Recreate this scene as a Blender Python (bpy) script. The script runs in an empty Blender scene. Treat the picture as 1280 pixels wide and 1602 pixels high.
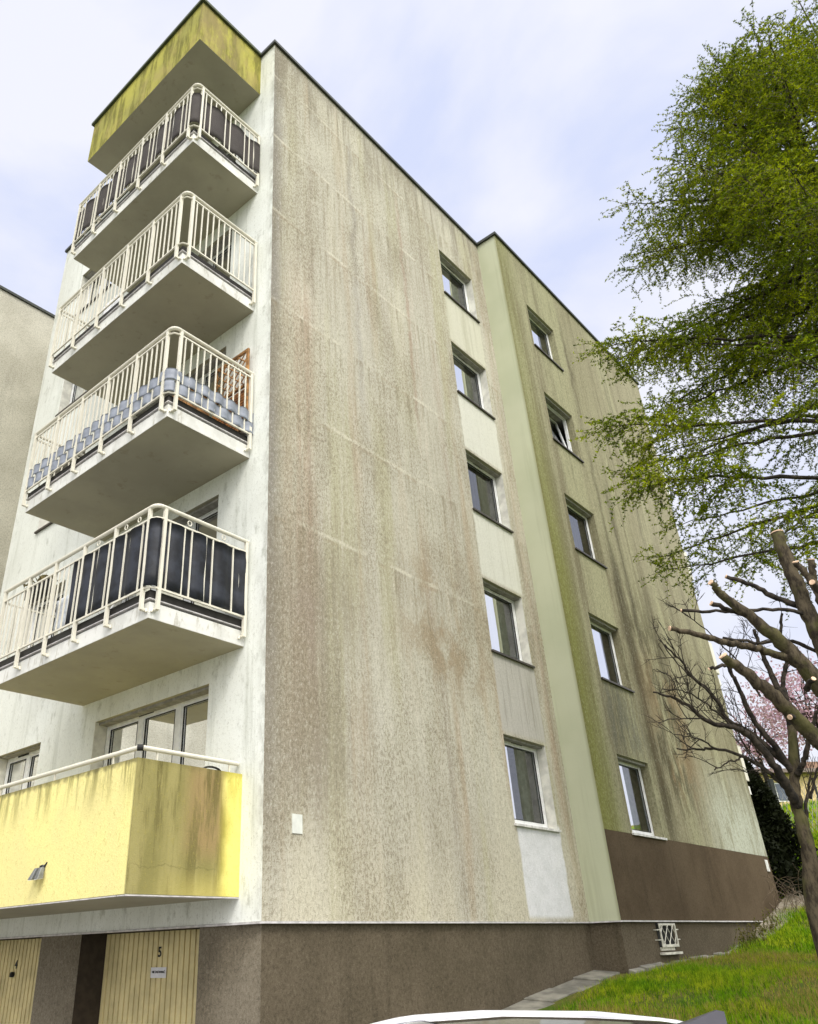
import bpy, math, random
import numpy as np
from mathutils import Vector, Matrix
R = math.radians
random.seed(7); rng = np.random.default_rng(7)
S = bpy.context.scene
COL = S.collection

# ------------------------------------------------------------------ camera
CAM = Vector((-6.2121, -6.7172, -0.2626))
YAW, PITCH, ROLL, FPX, OX, OY = 0.840429, 0.515510, -0.031142, 1225.95, -120.36, -12.36
_fw = Vector((math.sin(YAW)*math.cos(PITCH), math.cos(YAW)*math.cos(PITCH), math.sin(PITCH)))
_r = Vector((math.cos(YAW), -math.sin(YAW), 0)); _u = _r.cross(_fw)
CR = _r*math.cos(ROLL)+_u*math.sin(ROLL); CU = -_r*math.sin(ROLL)+_u*math.cos(ROLL)
cd = bpy.data.cameras.new('camera'); cam = bpy.data.objects.new('camera', cd); COL.objects.link(cam)
cam.matrix_world = Matrix(((CR.x, CU.x, -_fw.x, CAM.x), (CR.y, CU.y, -_fw.y, CAM.y), (CR.z, CU.z, -_fw.z, CAM.z), (0, 0, 0, 1)))
cd.sensor_fit = 'HORIZONTAL'; cd.sensor_width = 36; cd.lens = 36*FPX/1280
cd.shift_x = -OX/1280; cd.shift_y = OY/1280
cd.clip_start = 0.05; cd.clip_end = 2000
S.camera = cam

def P(u, v, d):
    """point seen at photo pixel (u,v) at horizontal distance d from the camera"""
    q = _fw + CR*((u-640-OX)/FPX) - CU*((v-801-OY)/FPX)
    return CAM + q*(d/math.hypot(q.x, q.y))

# ------------------------------------------------------------------ light
SUN_AZ = R(214)      # direction the light comes from, clockwise from +Y
SUN_EL = R(52)
W = bpy.data.worlds.new('World'); S.world = W; W.use_nodes = True
wn, wl = W.node_tree.nodes, W.node_tree.links
wn.clear()
def wnode(t, **k):
    n = wn.new(t)
    for a, b in k.items(): setattr(n, a, b)
    return n
out = wnode('ShaderNodeOutputWorld'); bg = wnode('ShaderNodeBackground')
sky = wnode('ShaderNodeTexSky', sky_type='NISHITA', sun_disc=False, sun_elevation=SUN_EL, sun_rotation=SUN_AZ)
tc = wnode('ShaderNodeTexCoord')
mp = wnode('ShaderNodeMapping'); mp.inputs['Scale'].default_value = (1, 1, 1.7)
wl.new(tc.outputs['Generated'], mp.inputs['Vector'])
nz = wnode('ShaderNodeTexNoise'); nz.inputs['Scale'].default_value = 2.6; nz.inputs['Detail'].default_value = 6; nz.inputs['Roughness'].default_value = .5; nz.inputs['Distortion'].default_value = .25
wl.new(mp.outputs[0], nz.inputs['Vector'])
rp = wnode('ShaderNodeValToRGB'); e = rp.color_ramp.elements
e[0].position = .36; e[0].color = (7.3, 7.95, 10.4, 1); e[1].position = .52; e[1].color = (9.5, 9.65, 10.6, 1)
m_ = rp.color_ramp.elements.new(.46); m_.color = (8.8, 9.1, 10.5, 1)
wl.new(nz.outputs[0], rp.inputs[0])
# paler towards horizon; unseen glow added round the veiled sun to brighten walls
sep = wnode('ShaderNodeSeparateXYZ'); wl.new(tc.outputs['Generated'], sep.inputs[0])
hz = wnode('ShaderNodeMapRange'); hz.inputs[1].default_value = .0; hz.inputs[2].default_value = .42; hz.inputs[3].default_value = 1; hz.inputs[4].default_value = 0
wl.new(sep.outputs[2], hz.inputs[0])
mx = wnode('ShaderNodeMix', data_type='RGBA'); mx.inputs['B'].default_value = (9.0, 9.2, 10.2, 1)
wl.new(hz.outputs[0], mx.inputs['Factor']); wl.new(rp.outputs[0], mx.inputs['A'])
dt = wnode('ShaderNodeVectorMath', operation='DOT_PRODUCT')
sd = (math.sin(SUN_AZ)*math.cos(SUN_EL), math.cos(SUN_AZ)*math.cos(SUN_EL), math.sin(SUN_EL))
wl.new(tc.outputs['Generated'], dt.inputs[0]); dt.inputs[1].default_value = sd
gl = wnode('ShaderNodeMapRange'); gl.inputs[1].default_value = .58; gl.inputs[2].default_value = 1; gl.inputs[3].default_value = 0; gl.inputs[4].default_value = 1
wl.new(dt.outputs['Value'], gl.inputs[0])
gm = wnode('ShaderNodeMix', data_type='RGBA', blend_type='ADD'); gm.inputs['B'].default_value = (34, 32.5, 30, 1)
wl.new(gl.outputs[0], gm.inputs['Factor']); wl.new(mx.outputs['Result'], gm.inputs['A'])
fm = wnode('ShaderNodeMix', data_type='RGBA'); fm.inputs['Factor'].default_value = .93     # overcast: clouds nearly cover the clear sky
wl.new(sky.outputs[0], fm.inputs['A']); wl.new(gm.outputs['Result'], fm.inputs['B'])
wl.new(fm.outputs['Result'], bg.inputs['Color']); bg.inputs['Strength'].default_value = 0.085
wl.new(bg.outputs[0], out.inputs['Surface'])
sl = bpy.data.lights.new('sun', 'SUN'); sl.energy = 1.5; sl.angle = R(14); sl.color = (1, .955, .87)
so = bpy.data.objects.new('sun', sl); COL.objects.link(so)
so.rotation_euler = Vector(sd).to_track_quat('Z', 'Y').to_euler()
S.view_settings.view_transform = 'Standard'; S.view_settings.look = 'None'
S.view_settings.exposure = 0.25; S.view_settings.gamma = 1
S.cycles.max_bounces = 6; S.cycles.diffuse_bounces = 4; S.cycles.transparent_max_bounces = 12
S.cycles.sample_clamp_indirect = 4

# ------------------------------------------------------------------ material helper
class G:
    def __init__(s, name, rough=.85, spec=.3):
        s.m = bpy.data.materials.new(name); s.m.use_nodes = True
        s.n, s.l = s.m.node_tree.nodes, s.m.node_tree.links
        s.b = s.n['Principled BSDF']; s.b.inputs['Roughness'].default_value = rough
        s.b.inputs['Specular IOR Level'].default_value = spec
        s.pos = s.n.new('ShaderNodeNewGeometry').outputs['Position']
    def put(s, sock, v):
        if v is None: return
        if hasattr(v, 'links') or isinstance(v, bpy.types.NodeSocket): s.l.new(v, sock)
        else: sock.default_value = (tuple(v)+(1,))[:4] if (isinstance(v, tuple) and len(sock.default_value) == 4) else v
    def math(s, op, a, b=0., c=None, clamp=False):
        n = s.n.new('ShaderNodeMath'); n.operation = op; n.use_clamp = clamp
        s.put(n.inputs[0], a); s.put(n.inputs[1], b)
        if c is not None: s.put(n.inputs[2], c)
        return n.outputs[0]
    def mul(s, a, b): return s.math('MULTIPLY', a, b)
    def map(s, v, a, b, c=0., d=1.):
        n = s.n.new('ShaderNodeMapRange'); n.interpolation_type = 'SMOOTHSTEP' if a != b else 'LINEAR'
        s.put(n.inputs[0], v)
        for i, x in enumerate((a, b, c, d)): n.inputs[i+1].default_value = x
        return n.outputs[0]
    def scale(s, sc, off=(0, 0, 0)):
        n = s.n.new('ShaderNodeMapping'); s.l.new(s.pos, n.inputs[0]); n.inputs['Scale'].default_value = sc; n.inputs['Location'].default_value = off
        return n.outputs[0]
    def noise(s, sc, detail=4, rough=.6, vec=(1, 1, 1), off=(0, 0, 0), dist=0):
        n = s.n.new('ShaderNodeTexNoise'); n.inputs['Scale'].default_value = sc; n.inputs['Detail'].default_value = detail
        n.inputs['Roughness'].default_value = rough; n.inputs['Distortion'].default_value = dist
        s.l.new(s.scale(vec, off), n.inputs['Vector']); return n.outputs[0]
    def xyz(s):
        n = s.n.new('ShaderNodeSeparateXYZ'); s.l.new(s.pos, n.inputs[0]); return n.outputs
    def mix(s, f, a, b, mode='MIX'):
        n = s.n.new('ShaderNodeMix'); n.data_type = 'RGBA'; n.blend_type = mode
        s.put(n.inputs['Factor'], f); s.put(n.inputs['A'], a); s.put(n.inputs['B'], b)
        return n.outputs['Result']
    def box(s, v, a, b, soft=.06):
        return s.mul(s.map(v, a-soft, a+soft), s.map(v, b-soft, b+soft, 1, 0))
    def color(s, c): s.put(s.b.inputs['Base Color'], c); return s
    def bump(s, h, strength=.4, dist=.01):
        n = s.n.new('ShaderNodeBump'); n.inputs['Strength'].default_value = strength; n.inputs['Distance'].default_value = dist
        s.put(n.inputs['Height'], h); s.l.new(n.outputs[0], s.b.inputs['Normal']); return s

def simple(name, col, rough=.6, metal=0., var=.12, sc=9, spec=.4, bump=0.):
    g = G(name, rough, spec); g.b.inputs['Metallic'].default_value = metal
    f = g.noise(sc, 5, .6)
    dk = tuple(c*(1-var*2) for c in col); lt = tuple(min(1, c*(1+var)) for c in col)
    g.color(g.mix(g.map(f, .35, .65), dk, lt))
    if bump: g.bump(g.noise(sc*6, 3), bump, .004)
    return g.m

def grain(g, k=1.):
    a = g.noise(30, 3, .72, (1, 1, .6), dist=.7); b = g.noise(80, 2, .5)
    return g.math('ADD', g.mul(a, .65), g.mul(b, .35))

def plaster_gable():
    g = G('stained_plaster', .95, .12); X, Y, Z = g.xyz()
    c = g.mix(g.map(g.noise(.55, 3, .5), .36, .62), (.525, .505, .415), (.465, .44, .36))
    # broad vertical washes of green, ochre and rosy dirt
    w1 = g.noise(1, 4, .55, (1.3, 1.3, .10)); w2 = g.noise(1, 4, .55, (1.9, 1.9, .13), (7, 3, 1)); w3 = g.noise(1, 3, .5, (.9, .9, .16), (2, 9, 4))
    c = g.mix(g.mul(g.map(w1, .50, .66), .5), c, (.40, .385, .215))
    c = g.mix(g.mul(g.map(w2, .54, .68), .6), c, (.42, .33, .225))
    c = g.mix(g.mul(g.map(w3, .53, .68), .55), c, (.58, .55, .43))
    # dark run streaks, finer and broken
    s1 = g.noise(1, 6, .7, (5.5, 5.5, .22), (1, 0, 3)); s2 = g.noise(1, 5, .7, (13, 13, .7), (4, 2, 0)); s3 = g.noise(1, 5, .6, (2.6, 2.6, .09), (11, 2, 5))
    c = g.mix(g.mul(g.map(s1, .53, .74), .6), c, (.265, .225, .155))
    c = g.mix(g.mul(g.map(s2, .52, .72), .42), c, (.27, .24, .16))
    c = g.mix(g.mul(g.map(s3, .56, .70), .6), c, (.295, .25, .20))
    c = g.mix(g.mul(g.map(s2, .34, .46, 1, 0), .35), c, (.66, .62, .52))
    # single long runs the wall shows
    for x0, w, z0, z1, k, cc in ((2.15, .09, 7.5, 14.9, .75, (.24, .22, .20)), (3.75, .07, 8.2, 14.2, .7, (.34, .20, .15)), (3.95, .05, 7, 13, .45, (.60, .53, .44)), (2.25, .22, .5, 11.5, .55, (.60, .585, .52)), (.95, .08, 8.5, 13, .5, (.27, .215, .175)), (4.5, .10, 5, 11, .35, (.36, .26, .19)), (6.98, .10, 1.5, 15, .55, (.40, .31, .23)), (7.1, .06, 8, 15.3, .5, (.29, .26, .17))):
        wob = g.math('ADD', X, g.math('MULTIPLY', g.math('SUBTRACT', g.noise(1, 3, .5, (0.01, .01, 1.1), (x0, 0, 0)), .5), .35))
        f = g.mul(g.box(wob, x0-w*.5, x0+w*.5, w), g.box(Z, z0, z1, .9))
        c = g.mix(g.mul(g.mul(f, k), g.map(g.noise(3, 4, .6, (2, 2, .5)), .35, .6, .5, 1)), c, cc)
    # blotches about mid height right, ochre grime
    bl = g.mul(g.mul(g.box(X, 2.9, 5.2, .9), g.box(Z, 3.1, 5.3, .8)), g.map(g.noise(1.6, 5, .65, (1, 1, .6)), .44, .62))
    c = g.mix(g.mul(bl, .75), c, (.30, .22, .125))
    # dark edge beside the corner
    cn = g.mul(g.map(g.math('ADD', X, g.mul(g.noise(2, 4, .6), .25)), .14, .52, 1, 0), g.map(Z, .2, 3.5, .35, 1))
    c = g.mix(g.mul(cn, .78), c, (.20, .185, .165))
    ro = g.mul(g.box(X, .35, .95, .2), g.box(Z, 2, 9.5, 1.4)); c = g.mix(g.mul(g.mul(ro, .5), g.map(s1, .35, .6)), c, (.42, .275, .20))
    # pale insulation-board joints, broken and soft
    for z0 in (4.86, 6.84, 8.70, 10.76, 12.71, 14.5):
        ln = g.box(g.math('ADD', Z, g.mul(g.math('SUBTRACT', g.noise(.8, 2), .5), .12)), z0-.03, z0+.03, .025)
        ln = g.mul(ln, g.map(g.noise(1, 4, .6, (1.1, 1.1, .4), (z0*2.7, 0, 0)), .40, .56))
        ln = g.mul(ln, g.map(g.math('ADD', X, g.mul(g.noise(1, 3, .5, (.3, .3, .5), (z0*3, 0, 0)), 2.0)), 5.6, 6.3, 1, 0))
        c = g.mix(g.mul(ln, .55), c, (.70, .67, .55))
        dr = g.mul(g.mul(g.map(Z, z0-1.5, z0-.05), g.map(Z, z0-.05, z0, 1, 0)), g.map(g.noise(1, 6, .72, (9, 9, .5), (z0, 1, 0)), .48, .64))
        c = g.mix(g.mul(dr, .62), c, (.235, .20, .13))
        ln2 = g.mul(g.box(Z, z0-.09, z0-.05, .04), g.map(g.noise(1, 4, .6, (1.6, 1.6, .4), (z0, 3, 0)), .48, .62))
        c = g.mix(g.mul(ln2, .4), c, (.34, .25, .15))
    tp_ = g.mul(g.map(Z, 13.2, 15.4), g.map(g.noise(1, 6, .7, (7, 7, .3), (8, 1, 0)), .46, .60)); c = g.mix(g.mul(tp_, .7), c, (.21, .185, .14))
    dl_ = g.mul(g.map(g.math('ADD', X, g.mul(g.noise(1, 4, .6, (1, 1, .4)), 1.6)), 1.6, 3.2, 1, 0), g.box(Z, .9, 4.6, .8)); c = g.mix(g.mul(g.mul(dl_, g.map(s1, .34, .58, .4, 1)), .62), c, (.235, .205, .16))
    # washed pale band above the plinth, darker band below the roof edge
    c = g.mix(g.mul(g.mul(g.map(Z, .0, 1.9, 1, 0), g.map(w3, .38, .55)), .5), c, (.63, .585, .44))
    c = g.mix(g.mul(g.map(Z, 15.0, 15.5), .45), c, (.33, .31, .26))
    gr = grain(g)
    big = g.noise(1, 5, .6, (.8, .8, .35), (9, 9, 2))
    c = g.mix(g.mul(g.map(big, .48, .62), .30), c, (.27, .235, .15))
    c = g.mix(g.mul(g.map(gr, .49, .58), g.map(big, .4, .6, .28, .62)), c, (.17, .14, .09))
    c = g.mix(g.mul(g.map(gr, .38, .47, 1, 0), .32), c, (.70, .68, .60))
    # cleaner strips under the windows
    edge = g.mul(g.math('SUBTRACT', g.noise(3, 3), .5), .14)
    XE = g.math('ADD', X, edge)
    for k in range(5):
        z1 = 1.35+2.8*k; z0 = .05 if k == 0 else z1-1.38
        f = g.mul(g.box(XE, 5.36 if k == 0 else 5.30, 6.72, .035), g.box(Z, z0, z1+.05, .05))
        if k == 0:
            c = g.mix(g.mul(f, .93), c, g.mix(g.map(g.noise(4, 3), .4, .6), (.76, .765, .78), (.70, .71, .72)))
        else:
            d = g.mix(g.mul(g.map(s1, .5, .7), .55), (.66, .66, .58), (.46, .45, .36))
            if k == 1: d = g.mix(g.mul(g.map(s2, .48, .66), .6), (.47, .455, .41), (.27, .255, .22))
            if k == 4: d = g.mix(g.mul(g.map(s1, .45, .66), .6), (.58, .57, .46), (.40, .39, .28))
            c = g.mix(g.mul(f, .9), c, d)
    gr2 = g.math('ADD', gr, 0)
    c = g.mix(g.mul(g.map(gr2, .51, .60), .16), c, (.25, .23, .18))
    return g.color(c).bump(gr, .7, .015).m

def plaster_rear():
    g = G('algae_plaster', .95, .12); X, Y, Z = g.xyz()
    s1 = g.noise(1, 6, .68, (3.0, 3.0, .16), (3, 1, 2)); s2 = g.noise(1, 5, .7, (9, 9, .6), (5, 1, 0)); w = g.noise(1, 3, .5, (1, 1, .12), (1, 5, 0)); b = g.noise(1.3, 5, .65, (1, 1, .55))
    c = g.mix(g.map(w, .38, .6), (.335, .325, .20), (.28, .26, .165))
    c = g.mix(g.mul(g.map(s1, .48, .62), .65), c, (.17, .15, .09))
    c = g.mix(g.mul(g.map(s2, .50, .66), .45), c, (.14, .125, .075))
    # olive algae by the near edge
    al = g.mul(g.map(g.math('ADD', X, g.mul(g.math('SUBTRACT', w, .5), .8)), 7.35, 8.25, 1, 0), g.map(g.math('ABSOLUTE', g.math('SUBTRACT', Z, 3.8)), 1.5, 8, 1, .35))
    c = g.mix(g.mul(al, .85), c, (.20, .21, .045))
    al2 = g.mul(g.map(X, 7.27, 7.42, 1, 0), g.box(Z, 2, 15.3, .8)); c = g.mix(g.mul(al2, .5), c, (.15, .145, .05))
    # black runs right of the windows in the lower half
    for x0, w0, z0, z1, k in ((10.25, .45, 1.5, 7.4, .85), (10.9, .3, 2.4, 9.6, .65), (11.9, .5, 2.4, 7.2, .55), (13.4, .35, 4.5, 9, .4), (10.3, .18, 7, 14.5, .5), (8.8, .9, 2.9, 4.2, .55), (12.7, .25, 8, 14, .45), (14.6, .3, 5, 12, .35)):
        wob = g.math('ADD', X, g.math('MULTIPLY', g.math('SUBTRACT', g.noise(1, 4, .6, (.01, .01, .9), (x0, 0, 0)), .5), .7))
        f = g.mul(g.mul(g.box(wob, x0-w0*.4, x0+w0*.4, w0*.6), g.box(Z, z0, z1, 1.0)), g.map(s2, .36, .54, .45, 1))
        c = g.mix(g.math('MULTIPLY', f, k*1.35, clamp=True), c, (.06, .05, .03))
    mot = g.mul(g.mul(g.box(X, 9.9, 12.2, .5), g.box(Z, 1.9, 6.2, .9)), g.map(g.noise(1, 6, .75, (4.5, 4.5, 1.1), (1, 1, 9)), .44, .58)); c = g.mix(g.mul(mot, .85), c, (.075, .065, .035))
    mo2 = g.mul(g.mul(g.box(X, 8.3, 9.9, .2), g.box(Z, 2.8, 4.2, .3)), g.map(g.noise(1, 6, .75, (5, 5, .9), (4, 1, 9)), .42, .58)); c = g.mix(g.mul(mo2, .7), c, (.13, .13, .10))
    ocr = g.mul(g.mul(g.box(X, 10.5, 12.6, .6), g.box(Z, 2, 5, .8)), g.map(b, .45, .6)); c = g.mix(g.mul(ocr, .55), c, (.27, .19, .10))
    # paler bottom right
    pl = g.mul(g.map(X, 11.3, 14.0), g.map(g.math('ADD', Z, g.mul(s1, 1.6)), 2.6, 4.4, 1, 0))
    c = g.mix(g.mul(pl, .8), c, g.mix(g.map(g.noise(1, 5, .7, (5, 5, .9), (3, 3, 3)), .48, .62), (.50, .53, .44), (.30, .30, .22)))
    c = g.mix(g.mul(g.mul(g.map(X, 9.5, 15), g.map(Z, 5, 9)), .3), c, (.47, .43, .33))
    gr = grain(g)
    c = g.mix(g.mul(g.map(gr, .50, .58), .45), c, (.09, .08, .045))
    c = g.mix(g.mul(g.map(gr, .36, .46, 1, 0), .3), c, (.56, .54, .43))
    return g.color(c).bump(gr, .4, .012).m

def plaster_return():
    g = G('green_tinted_plaster', .95, .12); X, Y, Z = g.xyz()
    c = g.mix(g.map(g.noise(.6, 3), .35, .65), (.46, .485, .345), (.51, .53, .39))
    c = g.mix(g.mul(g.map(Z, 0, 3.2, 1, 0), .45), c, (.60, .62, .45))
    c = g.mix(g.mul(g.map(g.noise(1, 4, .6, (6, 6, .3)), .5, .7), .3), c, (.33, .34, .22))
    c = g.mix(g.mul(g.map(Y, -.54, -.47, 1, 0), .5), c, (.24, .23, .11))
    return g.color(c).bump(grain(g), .3, .01).m

def plaster_white():
    g = G('white_plaster', .95, .12); X, Y, Z = g.xyz()
    c = g.mix(g.map(g.noise(.7, 4), .38, .62), (.84, .865, .82), (.76, .78, .725))
    s = g.noise(1, 6, .7, (5, 5, .35)); t = g.noise(4, 6, .7, (1, 1, .5))
    c = g.mix(g.mul(g.map(s, .50, .72), .5), c, (.42, .44, .37))
    c = g.mix(g.mul(g.map(t, .55, .70), .55), c, (.36, .37, .31))
    c = g.mix(g.mul(g.mul(g.map(g.math('ADD', Y, g.mul(g.noise(5, 4), .12)), .05, .22, 1, 0), g.map(g.noise(6, 5, .7, (1, 1, .5)), .38, .6)), .6), c, (.36, .355, .31))
    c = g.mix(g.mul(g.map(Y, 6.3, 7.6), .30), c, (.42, .42, .36))
    gr = grain(g)
    c = g.mix(g.mul(g.map(gr, .53, .64), .4), c, (.34, .34, .28))
    return g.color(c).bump(gr, .4, .012).m

def plaster_brown(name, c1, c2, dots=.4, light=(.30, .25, .18)):
    g = G(name, .95, .12); X, Y, Z = g.xyz()
    c = g.mix(g.map(g.noise(.8, 4), .36, .64), c1, c2)
    c = g.mix(g.mul(g.map(g.noise(1, 5, .65, (4, 4, .4)), .52, .7), .4), c, tuple(x*.6 for x in c1))
    gr = g.math('ADD', g.mul(g.noise(30, 4, .75), .6), g.mul(g.noise(90, 2), .4))
    c = g.mix(g.mul(g.map(gr, .50, .60), dots), c, tuple(x*.35 for x in c1))
    c = g.mix(g.mul(g.map(gr, .38, .47, 1, 0), dots*.8), c, light)
    # damp moss along the foot
    return g.color(c).bump(gr, .6, .012).m

def plaster_yellow(name='yellow_plaster', roof=False):
    g = G(name, .9, .15); X, Y, Z = g.xyz()
    if roof:
        c = g.mix(g.map(g.noise(1.2, 4), .36, .64), (.46, .43, .09), (.34, .32, .09))
        c = g.mix(g.mul(g.map(g.noise(1, 6, .7, (5, 5, .8)), .44, .60), .8), c, (.15, .14, .03))
        c = g.mix(g.mul(g.map(g.noise(1, 4, .6, (2, 2, 1), (3, 3, 3)), .5, .65), .55), c, (.42, .34, .13))
        c = g.mix(g.mul(g.mul(g.box(X, -1.6, -.55, .2), g.map(Y, .5, .42)), g.mul(g.map(g.noise(3, 6, .7, (1, 1, .4)), .40, .55), .7)), c, (.27, .215, .10))
    else:
        c = g.mix(g.map(g.noise(1.0, 4), .36, .64), (.88, .79, .32), (.82, .73, .32))
        st = g.noise(1, 6, .7, (6, 6, .7), (2, 2, 2))
        c = g.mix(g.mul(g.mul(g.map(st, .44, .62), g.map(Z, .95, 1.5)), .8), c, (.21, .185, .06))
        c = g.mix(g.mul(g.map(g.math('ADD', Z, g.mul(g.noise(9, 4), .14)), 1.50, 1.57), .8), c, (.15, .135, .06))
        # the side towards the road is green-brown except for its inner end
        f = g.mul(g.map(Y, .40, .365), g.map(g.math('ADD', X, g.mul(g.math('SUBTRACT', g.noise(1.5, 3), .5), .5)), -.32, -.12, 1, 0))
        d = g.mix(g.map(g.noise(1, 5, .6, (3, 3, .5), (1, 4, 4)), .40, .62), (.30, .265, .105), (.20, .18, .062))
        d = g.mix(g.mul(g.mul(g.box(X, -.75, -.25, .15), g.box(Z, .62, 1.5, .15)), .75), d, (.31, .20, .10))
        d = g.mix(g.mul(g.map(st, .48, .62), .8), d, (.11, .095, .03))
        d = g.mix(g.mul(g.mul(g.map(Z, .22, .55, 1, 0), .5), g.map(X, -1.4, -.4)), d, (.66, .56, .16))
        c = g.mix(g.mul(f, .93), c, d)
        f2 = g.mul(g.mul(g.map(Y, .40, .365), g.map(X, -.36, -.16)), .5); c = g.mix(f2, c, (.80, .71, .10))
        crk = g.mul(g.mul(g.box(g.math('ADD', Z, g.mul(g.math('SUBTRACT', g.noise(5, 5, .7), .5), .16)), .492, .498, .006), g.map(Y, .40, .365)), g.box(X, -1.40, -.35, .05))
        c = g.mix(g.mul(crk, .7), c, (.16, .14, .05))
        rust = g.mul(g.box(Y, 1.95, 2.02, .04), g.box(Z, .36, .5, .05)); c = g.mix(g.mul(rust, .5), c, (.35, .27, .08))
    gr = grain(g)
    c = g.mix(g.mul(g.map(gr, .53, .64), .38), c, (.36, .31, .08))
    return g.color(c).bump(gr, .6, .012).m

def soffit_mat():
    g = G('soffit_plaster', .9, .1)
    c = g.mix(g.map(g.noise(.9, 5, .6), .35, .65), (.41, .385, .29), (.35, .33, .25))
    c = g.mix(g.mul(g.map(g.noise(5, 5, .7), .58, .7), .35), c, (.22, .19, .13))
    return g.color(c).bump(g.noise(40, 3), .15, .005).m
def slab_edge_mat():
    g = G('slab_edge_paint', .85, .2)
    c = g.mix(g.map(g.noise(3, 5, .65), .38, .64), (.78, .78, .74), (.64, .64, .60))
    c = g.mix(g.mul(g.map(g.noise(1, 5, .7, (9, 9, 3)), .54, .68), .5), c, (.30, .27, .19))
    return g.color(c).bump(g.noise(50, 3), .2, .004).m

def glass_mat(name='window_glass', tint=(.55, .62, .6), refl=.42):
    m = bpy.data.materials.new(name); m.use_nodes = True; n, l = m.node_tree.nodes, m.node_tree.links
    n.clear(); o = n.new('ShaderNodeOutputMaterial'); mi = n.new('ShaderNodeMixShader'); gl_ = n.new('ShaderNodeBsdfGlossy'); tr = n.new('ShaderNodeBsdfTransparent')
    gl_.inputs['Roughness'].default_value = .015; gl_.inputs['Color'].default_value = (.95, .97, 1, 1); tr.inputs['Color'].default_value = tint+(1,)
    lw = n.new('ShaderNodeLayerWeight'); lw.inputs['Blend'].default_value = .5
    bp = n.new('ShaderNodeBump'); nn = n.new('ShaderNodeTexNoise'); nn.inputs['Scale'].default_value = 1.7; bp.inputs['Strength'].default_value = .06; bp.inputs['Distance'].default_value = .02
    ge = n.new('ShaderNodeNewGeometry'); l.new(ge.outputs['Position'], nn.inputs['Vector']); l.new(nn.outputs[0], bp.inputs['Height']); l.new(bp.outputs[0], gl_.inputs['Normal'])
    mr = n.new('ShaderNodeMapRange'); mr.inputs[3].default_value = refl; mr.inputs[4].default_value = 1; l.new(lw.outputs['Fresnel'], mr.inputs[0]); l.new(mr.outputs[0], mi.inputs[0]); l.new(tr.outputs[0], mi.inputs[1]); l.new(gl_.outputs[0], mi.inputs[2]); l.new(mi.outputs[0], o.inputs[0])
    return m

M = dict(
    gable=plaster_gable(), rear=plaster_rear(), ret=plaster_return(), white=plaster_white(),
    plinth=plaster_brown('brown_plinth_plaster', (.10, .082, .055), (.13, .106, .073), .5, (.21, .18, .125)),
    plinth_l=plaster_brown('grey_plinth_plaster', (.165, .14, .10), (.225, .195, .145), .5, (.36, .32, .25)),
    brown=plaster_brown('brown_panel_plaster', (.086, .062, .038), (.112, .083, .052), .35, (.16, .125, .09)),
    yellow=plaster_yellow(), yroof=plaster_yellow('mossy_yellow_plaster', True), soffit=soffit_mat(), edge=slab_edge_mat(),
    neighbour=plaster_brown('grey_stained_plaster', (.44, .42, .34), (.54, .52, .43), .5, (.70, .68, .58)),
    coping=simple('dark_coping_metal', (.045, .05, .04), .5, .3), drip=simple('drip_profile', (.62, .60, .60), .5),
    pvc=simple('white_window_plastic', (.80, .81, .80), .35, var=.05), reveal=simple('white_reveal_plaster', (.66, .65, .58), .9, var=.10, sc=5, bump=.3),
    sill=simple('brown_sill_metal', (.07, .06, .05), .45, .2), sillw=simple('white_sill_metal', (.68, .67, .64), .5, .0), glass=glass_mat('bright_reflection_glass', (.5, .55, .55), .86), glass3=glass_mat('window_glass', (.6, .65, .62), .28), glass2=glass_mat('dark_reflection_glass', (.72, .76, .74), .045),
    rubber=simple('black_rubber', (.02, .02, .02), .7), rail=simple('cream_railing_paint', (.74, .71, .60), .45, var=.02, sc=6),
    gap=simple('dark_flashing', (.035, .032, .028), .7), inner=simple('interior_paint', (.30, .29, .26), .9),
    curt=simple('pale_curtain', (.62, .63, .62), .9), curtg=simple('grey_net_curtain', (.34, .34, .31), .9), curtd=simple('dark_curtain', (.10, .10, .11), .9), curtp=simple('mauve_blind', (.22, .165, .185), .9), blind=simple('grey_blind', (.36, .40, .38), .8),
    conc=simple('old_concrete', (.22, .21, .17), .95, var=.2, sc=3, bump=.6),
    bark=simple('dark_bark', (.045, .036, .026), .95, var=.35, sc=14, bump=.9), cut=simple('fresh_cut_wood', (.80, .56, .38), .8, var=.12, sc=25),
)
def barkmoss():
    g = G('mossy_bark', .95, .15)
    c = g.mix(g.map(g.noise(18, 5, .7, (1, 1, .4)), .38, .62), (.035, .028, .02), (.105, .085, .055))
    c = g.mix(g.mul(g.map(g.noise(3, 5, .6), .50, .62), .55), c, (.095, .095, .03))
    return g.color(c).bump(g.noise(30, 4, .7, (1, 1, .3)), .9, .01).m
M['mossbark'] = barkmoss()

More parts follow.
